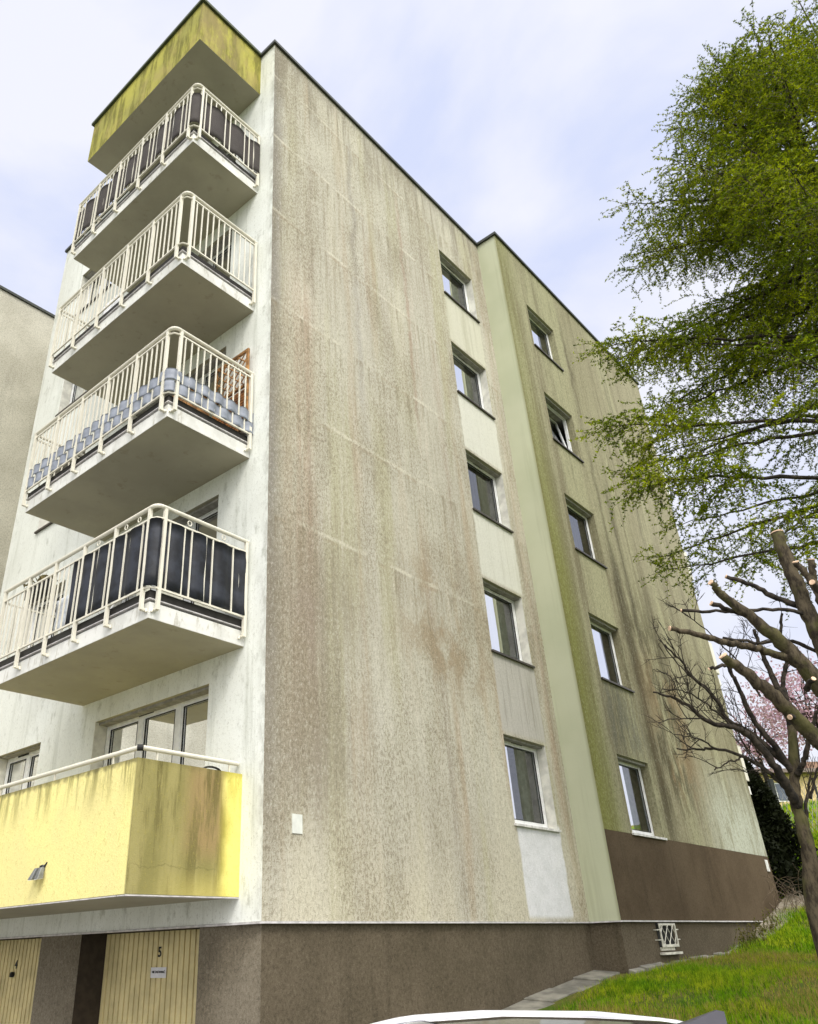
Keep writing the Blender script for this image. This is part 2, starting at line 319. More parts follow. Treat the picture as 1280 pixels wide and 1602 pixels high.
# ------------------------------------------------------------------ mesh builder
BASE = {}
class MB:
    def __init__(s): s.v = []; s.f = []; s.sm = False
    def quad(s, a, b, c, d):
        i = len(s.v); s.v += [tuple(a), tuple(b), tuple(c), tuple(d)]; s.f.append((i, i+1, i+2, i+3)); return s
    def hexa(s, p):   # 8 points: bottom 4, top 4
        i = len(s.v); s.v += [tuple(q) for q in p]
        s.f += [(i+3, i+2, i+1, i), (i+4, i+5, i+6, i+7)]+[(i+k, i+(k+1) % 4, i+4+(k+1) % 4, i+4+k) for k in range(4)]; return s
    def box(s, x0, x1, y0, y1, z0, z1):
        x0, x1 = sorted((x0, x1)); y0, y1 = sorted((y0, y1)); z0, z1 = sorted((z0, z1))
        return s.hexa([(x0, y0, z0), (x1, y0, z0), (x1, y1, z0), (x0, y1, z0), (x0, y0, z1), (x1, y0, z1), (x1, y1, z1), (x0, y1, z1)])
    def tube(s, pts, rad, n=8, cap=True, flat=(1, 1)):
        pts = [Vector(p) for p in pts]; m = len(pts)
        if not hasattr(rad, '__len__'): rad = [rad]*m
        i0 = len(s.v); up = Vector((0, 0, 1)); t0 = (pts[1]-pts[0]).normalized()
        if abs(t0.z) > .95: up = Vector((1, 0, 0))
        a = t0.cross(up).normalized()
        for k in range(m):
            t = (pts[min(k+1, m-1)]-pts[max(k-1, 0)]).normalized()
            a = (a-t*a.dot(t)).normalized(); b = t.cross(a)
            for j in range(n):
                w = 2*math.pi*j/n; s.v.append(tuple(pts[k]+(a*math.cos(w)*flat[0]+b*math.sin(w)*flat[1])*rad[k]))
        for k in range(m-1):
            for j in range(n):
                p = i0+k*n+j; q = i0+k*n+(j+1) % n; s.f.append((p, q, q+n, p+n))
        if cap: s.f.append(tuple(i0+j for j in range(n-1, -1, -1))); s.f.append(tuple(i0+(m-1)*n+j for j in range(n)))
        return s
    def build(s, name, mat, parent=None, smooth=False, bevel=0.):
        return mesh(name, s.v, s.f, mat, parent, smooth, bevel)

def mesh(name, v, f, mat, parent=None, smooth=False, bevel=0.):
    me = bpy.data.meshes.new(name)
    v = np.asarray(v, dtype=float).reshape(-1, 3)
    b = Vector((0, 0, 0))
    if parent is not None: b = BASE[parent]
    elif len(v):
        lo, hi = v.min(0), v.max(0); b = Vector(((lo[0]+hi[0])/2, (lo[1]+hi[1])/2, lo[2]))
    vv = v-np.array(b)
    if isinstance(f, np.ndarray):
        n, k = f.shape
        me.vertices.add(len(vv)); me.vertices.foreach_set('co', vv.ravel())
        me.loops.add(n*k); me.loops.foreach_set('vertex_index', f.ravel().astype(np.int32))
        me.polygons.add(n); me.polygons.foreach_set('loop_start', np.arange(0, n*k, k, dtype=np.int32)); me.polygons.foreach_set('loop_total', np.full(n, k, dtype=np.int32))
        me.update(calc_edges=True)
    else:
        me.from_pydata([tuple(q) for q in vv], [], f); me.update()
    if smooth: me.polygons.foreach_set('use_smooth', [True]*len(me.polygons))
    me.materials.append(mat)
    o = bpy.data.objects.new(name, me); COL.objects.link(o)
    if bevel:
        md = o.modifiers.new('bevel', 'BEVEL'); md.width = bevel; md.segments = 2; md.limit_method = 'ANGLE'
    if parent is None: o.location = b
    else: o.parent = parent
    BASE[o] = b
    return o

def thing(name, label, cat, loc, group=None):
    o = bpy.data.objects.new(name, None); COL.objects.link(o); o.location = loc; o.empty_display_size = .2
    BASE[o] = Vector(loc); o['label'] = label; o['category'] = cat
    if group: o['group'] = group
    return o
def tag(o, label=None, cat=None, group=None, kind=None):
    for k, v in (('label', label), ('category', cat), ('group', group), ('kind', kind)):
        if v: o[k] = v
    return o
def text(name, body, size, mat, parent, loc, rot, extrude=.002):
    cu = bpy.data.curves.new(name, 'FONT'); cu.body = body; cu.size = size; cu.extrude = extrude; cu.align_x = 'CENTER'; cu.align_y = 'CENTER'; cu.offset = size*.02
    t = bpy.data.objects.new(name, cu); COL.objects.link(t)
    me = bpy.data.meshes.new_from_object(t); bpy.data.objects.remove(t)
    o = bpy.data.objects.new(name, me); COL.objects.link(o); me.materials.clear(); me.materials.append(mat)
    o.parent = parent; o.location = Vector(loc)-BASE[parent]; o.rotation_euler = rot; BASE[o] = Vector(loc)
    return o

# ------------------------------------------------------------------ apartment building
W1, D, W2, H, DL, FH = 7.247, .54, 15.85, 15.52, 7.72, 2.8
class Fr:   # wall frame: o = origin, u = along, n = outward
    def __init__(s, o, u, n): s.o = Vector(o+(0,)); s.u = Vector(u+(0,)); s.n = Vector(n+(0,))
    def p(s, u, d, z): q = s.o+s.u*u-s.n*d; return Vector((q.x, q.y, z))
    def box(s, mb, u0, u1, d0, d1, z0, z1):
        return mb.hexa([s.p(u0, d0, z0), s.p(u1, d0, z0), s.p(u1, d1, z0), s.p(u0, d1, z0), s.p(u0, d0, z1), s.p(u1, d0, z1), s.p(u1, d1, z1), s.p(u0, d1, z1)])
FG = Fr((0., 0.), (1., 0.), (0., -1.)); F2 = Fr((0., -D), (1., 0.), (0., -1.)); FL = Fr((0., 0.), (0., 1.), (-1., 0.))
FLN = Fr((0., 10.13), (1., 0.), (0., -1.))
def wall(fr, u0, u1, z0, z1, holes, d=0.):
    mb = MB(); us = sorted({u0, u1, *[h[0] for h in holes], *[h[1] for h in holes]}); zs = sorted({z0, z1, *[h[2] for h in holes], *[h[3] for h in holes]})
    us = [u for u in us if u0 <= u <= u1]; zs = [z for z in zs if z0 <= z <= z1]
    for a, b in zip(us, us[1:]):
        for c, e_ in zip(zs, zs[1:]):
            mu, mz = (a+b)/2, (c+e_)/2
            if any(h[0] < mu < h[1] and h[2] < mz < h[3] for h in holes): continue
            mb.quad(fr.p(a, d, c), fr.p(b, d, c), fr.p(b, d, e_), fr.p(a, d, e_))
    return mb

B = thing('apartment_building', 'five storey apartment block with a stained plaster gable, corner balconies and brown plinth', 'building', (0, 0, 0))
colA = [(5.31, 6.67, 1.35+FH*k, 2.72+FH*k) for k in range(5)]
colB = [(8.36, 9.75, 1.37+FH*k, 2.73+FH*k) for k in range(5)]
door = [(1.05, 3.64, .46+FH*k, 2.72+FH*k) for k in range(5)]
lwin = [(5.18, 6.62, 1.38+FH*k, 2.70+FH*k) for k in range(5)]
wall(FG, 0, W1, 0, H, colA).build('gable_wall', M['gable'], B)
wall(F2, W1, W2, 1.35, H, colB).build('rear_gable_wall', M['rear'], B)
wall(F2, W1, W2, 0, 1.35, colB, -.004).box(W1, W2, -D-.004, -D, 1.346, 1.35).build('brown_wall_panel', M['brown'], B)
MB().quad((W1, -D, 0), (W1, 0, 0), (W1, 0, H), (W1, -D, H)).build('return_wall', M['ret'], B)
wall(FL, 0, DL, 0, H, door+lwin).build('balcony_wall', M['white'], B)
# hidden sides and roof close the block
mb = MB(); mb.quad((W2, -D, -1), (W2, 9, -1), (W2, 9, H), (W2, -D, H)); mb.build('far_wall', M['white'], B); mb = MB(); mb.quad((0, DL, -2.1), (3, DL, -2.1), (3, DL, H), (0, DL, H)); mb.quad((3, DL, -2.1), (3, 10.13, -2.1), (3, 10.13, H), (3, DL, H))
mb.build('back_wall', M['white'], B)
mb = MB(); z = H-.02; mb.quad((0, 0, z), (W1, 0, z), (W1, DL, z), (0, DL, z)); mb.quad((W1, -D, z), (W2, -D, z), (W2, 9, z), (W1, 9, z)); mb.quad((3, DL, z), (W1, DL, z), (W1, 10.1, z), (3, 10.1, z)); mb.build('roof', M['coping'], B)
# interior: floors, partitions
mb = MB()
for k in range(6): mb.box(.06, W1-.02, .06, DL-.05, -.12+FH*k if k else .01, .3+FH*k if k else .25); mb.box(W1+.02, W2-.05, -D+.06, 8.9, -.12+FH*k if k else .01, .3+FH*k if k else .25)
for x in (4.1, 7.15): mb.box(x, x+.08, .06, DL-.05, .25, H-.1)
for x in (7.9, 10.6): mb.box(x, x+.08, -D+.06, 6, .25, H-.1)
mb.box(4.3, W1-.1, 3.4, 3.5, .25, H-.1); mb.box(7.9, 15, 3.4, 3.5, .25, H-.1); mb.box(3.4, 3.5, .06, DL-.05, .25, H-.1); mb.box(.06, 3.4, 4.3, 4.38, .25, H-.1)
mb.build('interior', M['inner'], B)
# coping follows the roof line
def coping(pts, zz, name, par, mat=M['coping'], o=.05, w=.34, h=.075):
    mb = MB()
    for (x0, y0, x1, y1) in pts: mb.box(x0, x1, y0, y1, zz, zz+h)
    return mb.build(name, mat, par)
coping([(-.05, W1-.055, -.05, .3), (W1-.052, W2+.05, -D-.05, -D+.3), (W1-.052, W1+.3, -D+.303, .3)], 0, 'x', B) if False else None
mb = MB(); c_ = .05
mb.box(-c_, W1-.06, -c_, .3, H, H+.075); mb.box(W1-.055, W2+c_, -D-c_, -D+.3, H, H+.075); mb.box(W1-.055, W1+.3, -D+.302, .3, H, H+.075); mb.box(-c_, .3, .302, DL+c_, H, H+.075); mb.box(W2-.25, W2+c_, -D+.302, 9, H, H+.075)
mb.build('coping', M['coping'], B)
mb = MB(); mb.box(-.012, W1-.018, -.012, .05, -.022, -.002); mb.box(W1-.016, W2+.012, -D-.016, -D+.05, -.022, -.002); mb.box(-.012, .05, .052, DL, -.022, -.002); mb.box(W1-.016, W1+.05, -D+.052, -.014, -.022, -.002)
mb.build('drip_edge', M['drip'], B)
# plinth
q = .045; gar = [(1.05, 3.43, -2.15, -.02), (4.42, 6.80, -2.15, -.02)]
wall(FG, q, W1+q, -2.6, -.022, [], q).build('plinth', M['plinth'], B)
wall(F2, W1+q, W2-q, -2.6, -.022, [], q).quad((W1+q, -D+q, -2.6), (W1+q, q, -2.6), (W1+q, q, -.022), (W1+q, -D+q, -.022)).quad((W2-q, -D+q, -2), (W2-q, 9, -2), (W2-q, 9, -.022), (W2-q, -D+q, -.022)).build('plinth', M['plinth'], B)
wl_ = wall(FL, q, DL, -2.6, -.022, gar, q); 
wl_.build('garage_wall', M['plinth_l'], B)
mb = MB()
for g0 in gar:
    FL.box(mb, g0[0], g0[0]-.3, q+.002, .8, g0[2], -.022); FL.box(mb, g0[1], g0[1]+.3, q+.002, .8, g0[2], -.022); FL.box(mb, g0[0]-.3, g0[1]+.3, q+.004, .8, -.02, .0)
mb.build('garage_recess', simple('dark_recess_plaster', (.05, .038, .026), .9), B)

# garage doors, ribbed
gm_ = simple('cream_door_paint', (.72, .61, .31), .55, var=.08, sc=3)
for num, g0 in zip('54', gar):
    n = 23; mb = MB(); y0, y1 = g0[0], g0[1]; st = (y1-y0)/n; xd = .42
    for k in range(n):
        a = y0+k*st; pts = [(a, xd+.06), (a+st*.12, xd+.06), (a+st*.20, xd), (a+st*.94, xd), (a+st, xd+.06)]
        for (ya, xa), (yb, xb) in zip(pts, pts[1:]): mb.quad((xa, ya, -2.1), (xb, yb, -2.1), (xb, yb, -.025), (xa, ya, -.025))
    gd = mb.build('garage_door', gm_, B)
    tag(gd, label='cream ribbed garage door numbered '+num)
    for ya in (y0+.02, y1-.07): mb = MB(); mb.box(xd-.004, xd+.02, ya, ya+.05, -2.1, -.03); mb.build('door_jamb', gm_, gd)
    yc, zc = (2.25, -.25) if num == '5' else (5.70, -.35)
    ink = M['rubber']
    text('number', num, .15, ink, gd, (xd-.006, yc, zc), (R(90), 0, R(-90)))
    if num == '4':
        mb = MB(); mb.tube([(xd-.01, 5.73, -.47), (xd-.05, 5.73, -.47)], .035, 10); mb.build('lock', ink, gd)
        mb = MB(); mb.box(xd-.06, xd-.045, 5.71, 5.75, -.50, -.45); mb.build('handle', ink, gd)
    else:
        mb = MB(); mb.tube([(xd-.01, 2.24, -1.05), (xd-.05, 2.24, -1.05)], .035, 10); mb.build('lock', ink, gd)
sg = thing('sign_plate', 'small white notice with black lettering on the garage door numbered 5', 'sign', (.40, 2.04, -.60))
MB().box(.405, .412, 2.09, 2.39, -.515, -.405).build('plate', simple('white_sign_paper', (.78, .77, .78), .6, var=.03), sg)
text('lettering', 'NIE ZASTAWIAĆ', .034, M['rubber'], sg, (.402, 2.235, -.455), (R(90), 0, R(-90)), .001)

# ------------------------------------------------------------------ windows
def window(fr, u0, u1, z0, z1, sillmat, r=.17, kind='plain', vent=True, parts=1, sill=True, cloth=None, label=None, revmat='reveal', split=.45, gl='glass'):
    f = .06; d0, d1 = r, r+.07
    fm_ = MB()
    fr.box(fm_, u0, u1, d0, d1, z0, z0+f); fr.box(fm_, u0, u1, d0, d1, z1-f, z1); fr.box(fm_, u0, u0+f, d0+.002, d1, z0+f, z1-f); fr.box(fm_, u1-f, u1, d0+.002, d1, z0+f, z1-f)
    us = [u0+f]+[u0+(u1-u0)*k/parts for k in range(1, parts)]+[u1-f]
    for u in us[1:-1]: fr.box(fm_, u-.05, u+.05, d0+.001, d1, z0+f, z1-f)
    w = fm_.build('window', M['pvc'], B, bevel=.006)
    if label: w['label'] = label
    rv = MB()   # reveal faces of the opening
    for a, b, c, e_ in (((u0, 0, z0), (u0, r, z0), (u0, r, z1), (u0, 0, z1)), ((u1, 0, z0), (u1, r, z0), (u1, r, z1), (u1, 0, z1)), ((u0, 0, z1), (u1, 0, z1), (u1, r, z1), (u0, r, z1)), ((u0, 0, z0), (u1, 0, z0), (u1, r, z0), (u0, r, z0))):
        rv.quad(fr.p(*a), fr.p(*b), fr.p(*c), fr.p(*e_))
    rv.f = [rv.f[0], rv.f[1], rv.f[3]]; rv.build('reveal', M[revmat], w)
    MB().quad(fr.p(u0, 0, z1), fr.p(u1, 0, z1), fr.p(u1, r, z1), fr.p(u0, r, z1)).build('shaded_head_reveal', M['soffit'], w)  # window head darkened: shade of the downward face put into the colour
    for i, (a, b) in enumerate(zip(us, us[1:])):
        a2 = a+(.05 if i else 0); b2 = b-(.05 if i < len(us)-2 else 0)
        s_ = MB(); t = .05
        tilt = kind == 'tilt'
        def sb(ua, ub, za, zb):
            pts = []
            for z in (za, zb):
                for u, d in ((ua, d0+.012), (ub, d0+.012), (ub, d0+.06), (ua, d0+.06)):
                    dd = d+(.22*(z-z0)/(z1-z0) if tilt else 0); pts.append(fr.p(u, dd, z))
            s_.hexa(pts)
        sb(a2, b2, z0+f, z0+f+t); sb(a2, b2, z1-f-t, z1-f); sb(a2, a2+t, z0+f+t, z1-f-t); sb(b2-t, b2, z0+f+t, z1-f-t)
        s_.build('sash', M['pvc'], w, bevel=.005)
        g_ = MB(); lo, hi = z0+f+t, z1-f-t; dl = .22*(lo-z0)/(z1-z0) if tilt else 0; dh = .22*(hi-z0)/(z1-z0) if tilt else 0
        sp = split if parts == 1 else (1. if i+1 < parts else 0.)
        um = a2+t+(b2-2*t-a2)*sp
        for ua, ub, gmat in ((a2+t, um, gl), (um, b2-t, 'glass2')):  # bright and dark reflections built in: strong mirror part, then weak one
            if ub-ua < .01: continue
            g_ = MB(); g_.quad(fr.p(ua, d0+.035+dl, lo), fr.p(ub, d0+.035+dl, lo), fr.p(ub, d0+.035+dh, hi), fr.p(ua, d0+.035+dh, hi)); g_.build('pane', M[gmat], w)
        gk = MB(); e1 = .010
        for ua, ub, za, zb in ((a2+t-e1, b2-t+e1, lo-e1, lo), (a2+t-e1, b2-t+e1, hi, hi+e1), (a2+t-e1, a2+t, lo, hi), (b2-t, b2-t+e1, lo, hi)):
            if not tilt: fr.box(gk, ua, ub, d0+.008, d0+.03, za, zb)
        if not tilt: gk.build('gasket', M['rubber'], w)
    if vent:
        vm = MB(); c = (u0+u1)/2 if parts == 1 else u0+(u1-u0)*.62; fr.box(vm, c-.17, c+.17, d0-.012, d0, z1-.05, z1-.025); vm.build('vent', M['rubber'], w)
    if sill:
        sm = MB(); o = .045
        pts = [fr.p(u0-.03, -o, z0-.045), fr.p(u1+.03, -o, z0-.045), fr.p(u1+.03, r, z0-.012), fr.p(u0-.03, r, z0-.012), fr.p(u0-.03, -o, z0-.005), fr.p(u1+.03, -o, z0-.005), fr.p(u1+.03, r, z0+.02), fr.p(u0-.03, r, z0+.02)]
        sm.hexa(pts).build('sill', M[sillmat], w, bevel=.004)
    # curtains hang behind the pane
    def cloth_(ua, ub, za, zb, mat, nm='curtain', amp=.02, dd=.16):
        cm = MB(); n = max(4, int((ub-ua)/.035)); us_ = [ua+(ub-ua)*k/n for k in range(n+1)]
        dp = [d1+dd+amp*math.sin(k*1.9)+amp*.5*math.sin(k*.83+1) for k in range(n+1)]
        for k in range(n): cm.quad(fr.p(us_[k], dp[k], za), fr.p(us_[k+1], dp[k+1], za), fr.p(us_[k+1], dp[k+1], zb), fr.p(us_[k], dp[k], zb))
        cm.build(nm, M[mat], w, smooth=True)
    for c in (cloth or []): cloth_(u0+(u1-u0)*c[0], u0+(u1-u0)*c[1], z0+(z1-z0)*c[2], z0+(z1-z0)*c[3], c[4], c[5] if len(c) > 5 else 'curtain', c[6] if len(c) > 6 else .02)
    return w

clA = [[(.72, 1, 0, 1, 'curt'), (0, .2, 0, 1, 'curt')], [(.6, 1, 0, 1, 'curt'), (0, .45, .2, 1, 'curt', 'curtain', .012)], [(0, .5, 0, 1, 'blind', 'blind', .006), (.5, 1, 0, 1, 'curtd')], [(.68, 1, 0, 1, 'curt')], [(.6, 1, 0, 1, 'curt')]]
for k, h_ in enumerate(colA):
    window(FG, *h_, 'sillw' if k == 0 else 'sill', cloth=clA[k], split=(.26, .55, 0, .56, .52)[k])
clB = [[(0, 1, 0, 1, 'blind', 'blind', .012)], [(.6, 1, 0, 1, 'curt')], [(0, .62, 0, 1, 'curtp', 'blind', .005), (.62, 1, 0, 1, 'curtd')], [(0, .5, 0, 1, 'curtd')], [(.6, 1, 0, 1, 'curt')]]
for k, h_ in enumerate(colB):
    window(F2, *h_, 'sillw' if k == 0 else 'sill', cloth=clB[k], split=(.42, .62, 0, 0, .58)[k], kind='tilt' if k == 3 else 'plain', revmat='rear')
for k, h_ in enumerate(door):
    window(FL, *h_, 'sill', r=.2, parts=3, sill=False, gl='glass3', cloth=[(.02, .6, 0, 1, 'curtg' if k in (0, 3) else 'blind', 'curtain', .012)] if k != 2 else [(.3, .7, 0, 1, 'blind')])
for k, h_ in enumerate(lwin):
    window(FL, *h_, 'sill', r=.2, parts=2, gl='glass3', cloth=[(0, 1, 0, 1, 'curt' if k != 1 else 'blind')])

# ------------------------------------------------------------------ balconies
BX, Y0, Y1 = -1.44, .40, 4.06
def railing(k, zb, zt, gapz):
    """zb = slab underside, zt = top rail centre, gapz = distance of the upper baluster rail below the top rail"""
    xo, yo = BX-.06, Y0-.06; r = .024; cr = .09
    path = [(-.03, yo, zt), (xo+cr, yo, zt)]+[(xo+cr-cr*math.sin(a), yo+cr-cr*math.cos(a), zt) for a in (R(20), R(45), R(70))]+[(xo, yo+cr, zt), (xo, Y1+.02, zt), ]
    mb = MB(); mb.tube(path, .027, 10)
    if k: mb.tube([(xo, Y1+.02, zt), (-.03, Y1+.02, zt)], .027, 10)
    zl = zb+.40-.02; zh = zt-gapz
    zl = zb+.36
    for z in (zl, zh):
        mb.box(-.03, xo+.1, yo-.012, yo+.012, z-.012, z+.012); mb.box(xo-.012, xo+.012, yo+.1, Y1+.02, z-.012, z+.012)
        mb.box(-.03, xo, Y1+.01, Y1+.034, z-.012, z+.012)
        mb.tube([(xo+.1, yo, z), (xo+.03, yo+.03, z), (xo, yo+.1, z)], .014, 6)
    n = 12; xs = [xo+.1+(-.06-xo-.1)*i/n for i in range(1, n)]
    for x in xs: mb.box(x-.0085, x+.0085, yo-.0085, yo+.0085, zl+.012, zh-.012); 
    for x in xs[::1]: mb.box(x-.0085, x+.0085, Y1+.013, Y1+.030, zl+.012, zh-.012)
    posts = [yo+.13+(Y1-.02-yo-.13)*i/5 for i in range(6)]
    for a, b in zip(posts, posts[1:]):
        for i in range(1, 6): y = a+(b-a)*i/6; mb.box(xo-.0085, xo+.0085, y-.0085, y+.0085, zl+.012, zh-.012)
    if gapz > .1:       # ring ornaments between the two upper rails
        for y in (posts[0]+.22, posts[0]+.5, posts[1]+.4):
            mb.tube([(xo, y+.03*math.cos(t), (zh+zt)/2+.035*math.sin(t)) for t in [2*math.pi*j/10 for j in range(11)]], .007, 5)
        for x in (-1.0, -.45): mb.tube([(x+.03*math.cos(t), yo, (zh+zt)/2+.035*math.sin(t)) for t in [2*math.pi*j/10 for j in range(11)]], .007, 5)
    rl = mb.build('balcony_railing', M['rail'], B)
    def post(x, y, nx, ny):
        pm = MB(); zf = zb+.10
        t = .021
        pm.box(x-t, x+t, y-t, y+t, zf, zt-.01)
        # fixing bracket back to the slab edge, hooked foot
        pm.box(min(x, x-nx*.07)-(.018 if ny else 0), max(x, x-nx*.07)+(.018 if ny else 0), min(y, y-ny*.07)-(.018 if nx else 0), max(y, y-ny*.07)+(.018 if nx else 0), zf-.006, zf+.03)
        pm.tube([(x-nx*.045+ny*.03, y-ny*.045+nx*.03, zf+.015), (x-nx*.045+ny*.045, y-ny*.045+nx*.045, zf-.025)], .014, 6)
        pm.build('post', M['rail'], rl)
    for y in posts: post(xo, y, -1, 0)
    post(xo+.13, yo, 0, -1); post(-.06, yo, 0, -1)
    return rl
slabs = []
for k in range(4):
    zb = 3.04+FH*k
    sm = MB(); sm.box(BX, -.001, Y0, Y1, zb+.004, zb+.20); slabs.append(sm.build('balcony_slab', M['edge'], B))
    MB().box(BX+.004, -.001, Y0+.004, Y1-.004, zb, zb+.0035).build('soffit', M['soffit'], slabs[-1])
    MB().box(BX-.02, -.001, Y0-.02, Y1+.02, zb+.228, zb+.240).build('drip_edge', M['drip'], slabs[-1])
    mb = MB(); mb.box(BX+.05, -.001, Y0+.05, Y1-.05, zb+.2, zb+.2275); mb.box(BX-.005, -.001, Y0-.005, Y1+.005, zb+.2405, zb+.345)
    mb.build('flashing', M['gap'], slabs[-1])
    railing(k, zb, zb+(1.43 if k == 0 else 1.47), .16 if k == 0 else .085)
# roof canopy (yellow parapet box)
mb = MB(); mb.box(-1.50, -.001, .40, 4.12, 14.31, H); cb = mb.build('roof_canopy', M['yroof'], B)
MB().box(-1.497, -.001, .403, 4.117, 14.303, 14.3095).build('soffit', M['soffit'], cb)
mb = MB(); mb.box(-1.55, -.052, .35, 4.17, H+.001, H+.07); mb.build('coping', simple('mossy_coping_metal', (.06, .075, .03), .6, .2), cb)
# ground balcony with solid yellow parapet
yb = MB(); yb.box(-1.43, -1.29, .5003, 7.3, .2425, 1.505); yb.box(-1.43, -.001, .36, .50, .2425, 1.505); yb.box(-1.288, -.001, .502, 7.3, .2425, .42)
yb = yb.build('balcony_parapet', M['yellow'], B)
MB().box(-1.427, -.001, .363, 7.29, .235, .242).build('soffit', M['soffit'], yb)
MB().box(-1.43, -.001, .357, .50, .226, .2345).box(-1.434, -1.40, .52, 7.29, .226, .2345).build('drip_edge', M['drip'], yb)
hm = MB(); hm.tube([(-.02, .42, 1.625), (-1.345, .42, 1.625)], .026, 12); hm.tube([(-1.37, .445, 1.625), (-1.37, 7.3, 1.625)], .026, 12)
for y in (.9, 2.1, 3.4, 4.7): hm.box(-1.378, -1.362, y-.008, y+.008, 1.5, 1.61)
for x in (-1.15, -.15): hm.box(x-.008, x+.008, .412, .428, 1.5, 1.61)
hm = hm.build('handrail', M['rail'], yb)
MB().tube([(-1.335, .415, 1.625), (-1.385, .455, 1.625)], .034, 12).build('joint', M['rubber'], hm)
MB().tube([(-.2, .43, 1.5+.09*math.sin(t)) if 0 else (-.38+.13*math.cos(t), .44, 1.50+.05*math.sin(t)) for t in [math.pi*j/8 for j in range(9)]], .012, 6).build('cable', M['rubber'], yb)
# balconies on the far side, only their ends show
for k in range(4):
    zb = 3.04+FH*k; mb = MB(); mb.box(W2+.001, W2+.62, -.40, 2.6, zb-.2, zb); s_ = mb.build('balcony_slab', M['edge'], B)
    mb = MB(); mb.box(W2+.60, W2+.64, -.42, 2.6, zb+.12, zb+1.0); mb.box(W2+.002, W2+.60, -.44, -.41, zb+.12, zb+1.0); mb.build('balcony_panel', M['rail'], B)

# ------------------------------------------------------------------ things on the balconies
def weave(path, period, amp, z0, z1, name, mat, phase=0., th=.005, dz=None, ph_sq=True):
    """ribbon following path (list of xy with outward normals), woven in and out of the balusters"""
    v = []; f = []
    L = [0.]
    for a, b in zip(path, path[1:]): L.append(L[-1]+math.hypot(b[0]-a[0], b[1]-a[1]))
    n = int(L[-1]/.012)
    rows = []
    for i in range(n+1):
        s = L[-1]*i/n; j = max(0, min(len(L)-2, next((q for q in range(len(L)-1) if L[q+1] >= s), len(L)-2))); t = (s-L[j])/(L[j+1]-L[j])
        x = path[j][0]+(path[j+1][0]-path[j][0])*t; y = path[j][1]+(path[j+1][1]-path[j][1])*t
        nx = path[j][2]+(path[j+1][2]-path[j][2])*t; ny = path[j][3]+(path[j+1][3]-path[j][3])*t; l = math.hypot(nx, ny); nx /= l; ny /= l
        w = math.sin(2*math.pi*s/period+phase); w = math.copysign(abs(w)**.8, w)*amp
        if nx*nx < .9 and ny*ny < .9: w = max(w, amp*1.4)
        rows.append((x, y, nx, ny, w))
    m = 6
    for (x, y, nx, ny, w) in rows:
        for o in (0, th):
            for q in range(m+1):
                zz = z0+(z1-z0)*q/m; sag = .003*math.sin(q*1.3+x*9+y*7); v.append((x+nx*(w+o+sag), y+ny*(w+o+sag), zz))
    c = 2*(m+1)
    for i in range(len(rows)-1):
        for q in range(m):
            a = i*c+q; f.append((a, a+c, a+c+1, a+1)); a += m+1; f.append((a, a+1, a+c+1, a+c))
        for q in (0, m):
            a = i*c+q; f.append((a, a+m+1, a+c+m+1, a+c))
    for i in (0, len(rows)-1):
        for q in range(m): a = i*c+q; f.append((a, a+1, a+m+2, a+m+1))
    return v, f
def rpath(yend, xstart=-.04, o=.0):
    xo, yo = BX-.06, Y0-.06; cr = .13
    p = [(xstart, yo-o, 0, -1), (xo+cr, yo-o, 0, -1)]
    for a in (15, 30, 45, 60, 75): p.append((xo+cr-(cr+o)*math.sin(R(a)), yo+cr-(cr+o)*math.cos(R(a)), -math.sin(R(a)), -math.cos(R(a))))
    p += [(xo-o, yo+cr, -1, 0), (xo-o, yend, -1, 0)]
    return p
navy = simple('navy_screen_fabric', (.019, .022, .031), .6, var=.3, sc=5, spec=.4)
def wicker():
    g = G('brown_wicker', .8, .3); w = g.n.new('ShaderNodeTexWave'); w.bands_direction = 'Z'; w.inputs['Scale'].default_value = 26; w.inputs['Distortion'].default_value = 1.2
    g.l.new(g.pos, w.inputs['Vector'])
    c = g.mix(w.outputs[1], (.028, .025, .023), (.10, .086, .078)); c = g.mix(g.mul(g.map(g.noise(7, 4), .4, .65), .5), c, (.05, .04, .04))
    return g.color(c).bump(w.outputs[1], .5, .006).m
v, f = weave(rpath(2.12), .352, .016, 3.04+.375, 3.04+1.26, 'privacy_screen', navy, .4)
tag(mesh('privacy_screen', v, f, navy, smooth=True), 'dark navy fabric screen woven through the railing of the lowest railed balcony', 'privacy screen', 'privacy screens on the balcony railings')
v, f = weave(rpath(Y1-.05), .47, .022, 11.44+.42, 11.44+1.22, 'privacy_screen', None, 1.3)
tag(mesh('privacy_screen', v, f, wicker(), smooth=True), 'dark brown wicker screen woven through the topmost balcony railing', 'privacy screen', 'privacy screens on the balcony railings')
strap = simple('blue_grey_plastic_strip', (.25, .275, .33), .5, var=.08)
ns = thing('woven_strip_screen', 'blue grey plastic strips woven in two rows through the railing in front of the trellis', 'strip screen', (BX-.06, 2, 5.84+.3))
for z0, z1, ph in ((5.84+.375, 5.84+.565, 0.), (5.84+.572, 5.84+.76, math.pi)):
    v, f = weave(rpath(Y1-.02, .0), .238, .017, z0, z1, 'strip', strap, ph); mesh('strip', v, f, strap, ns, smooth=True)
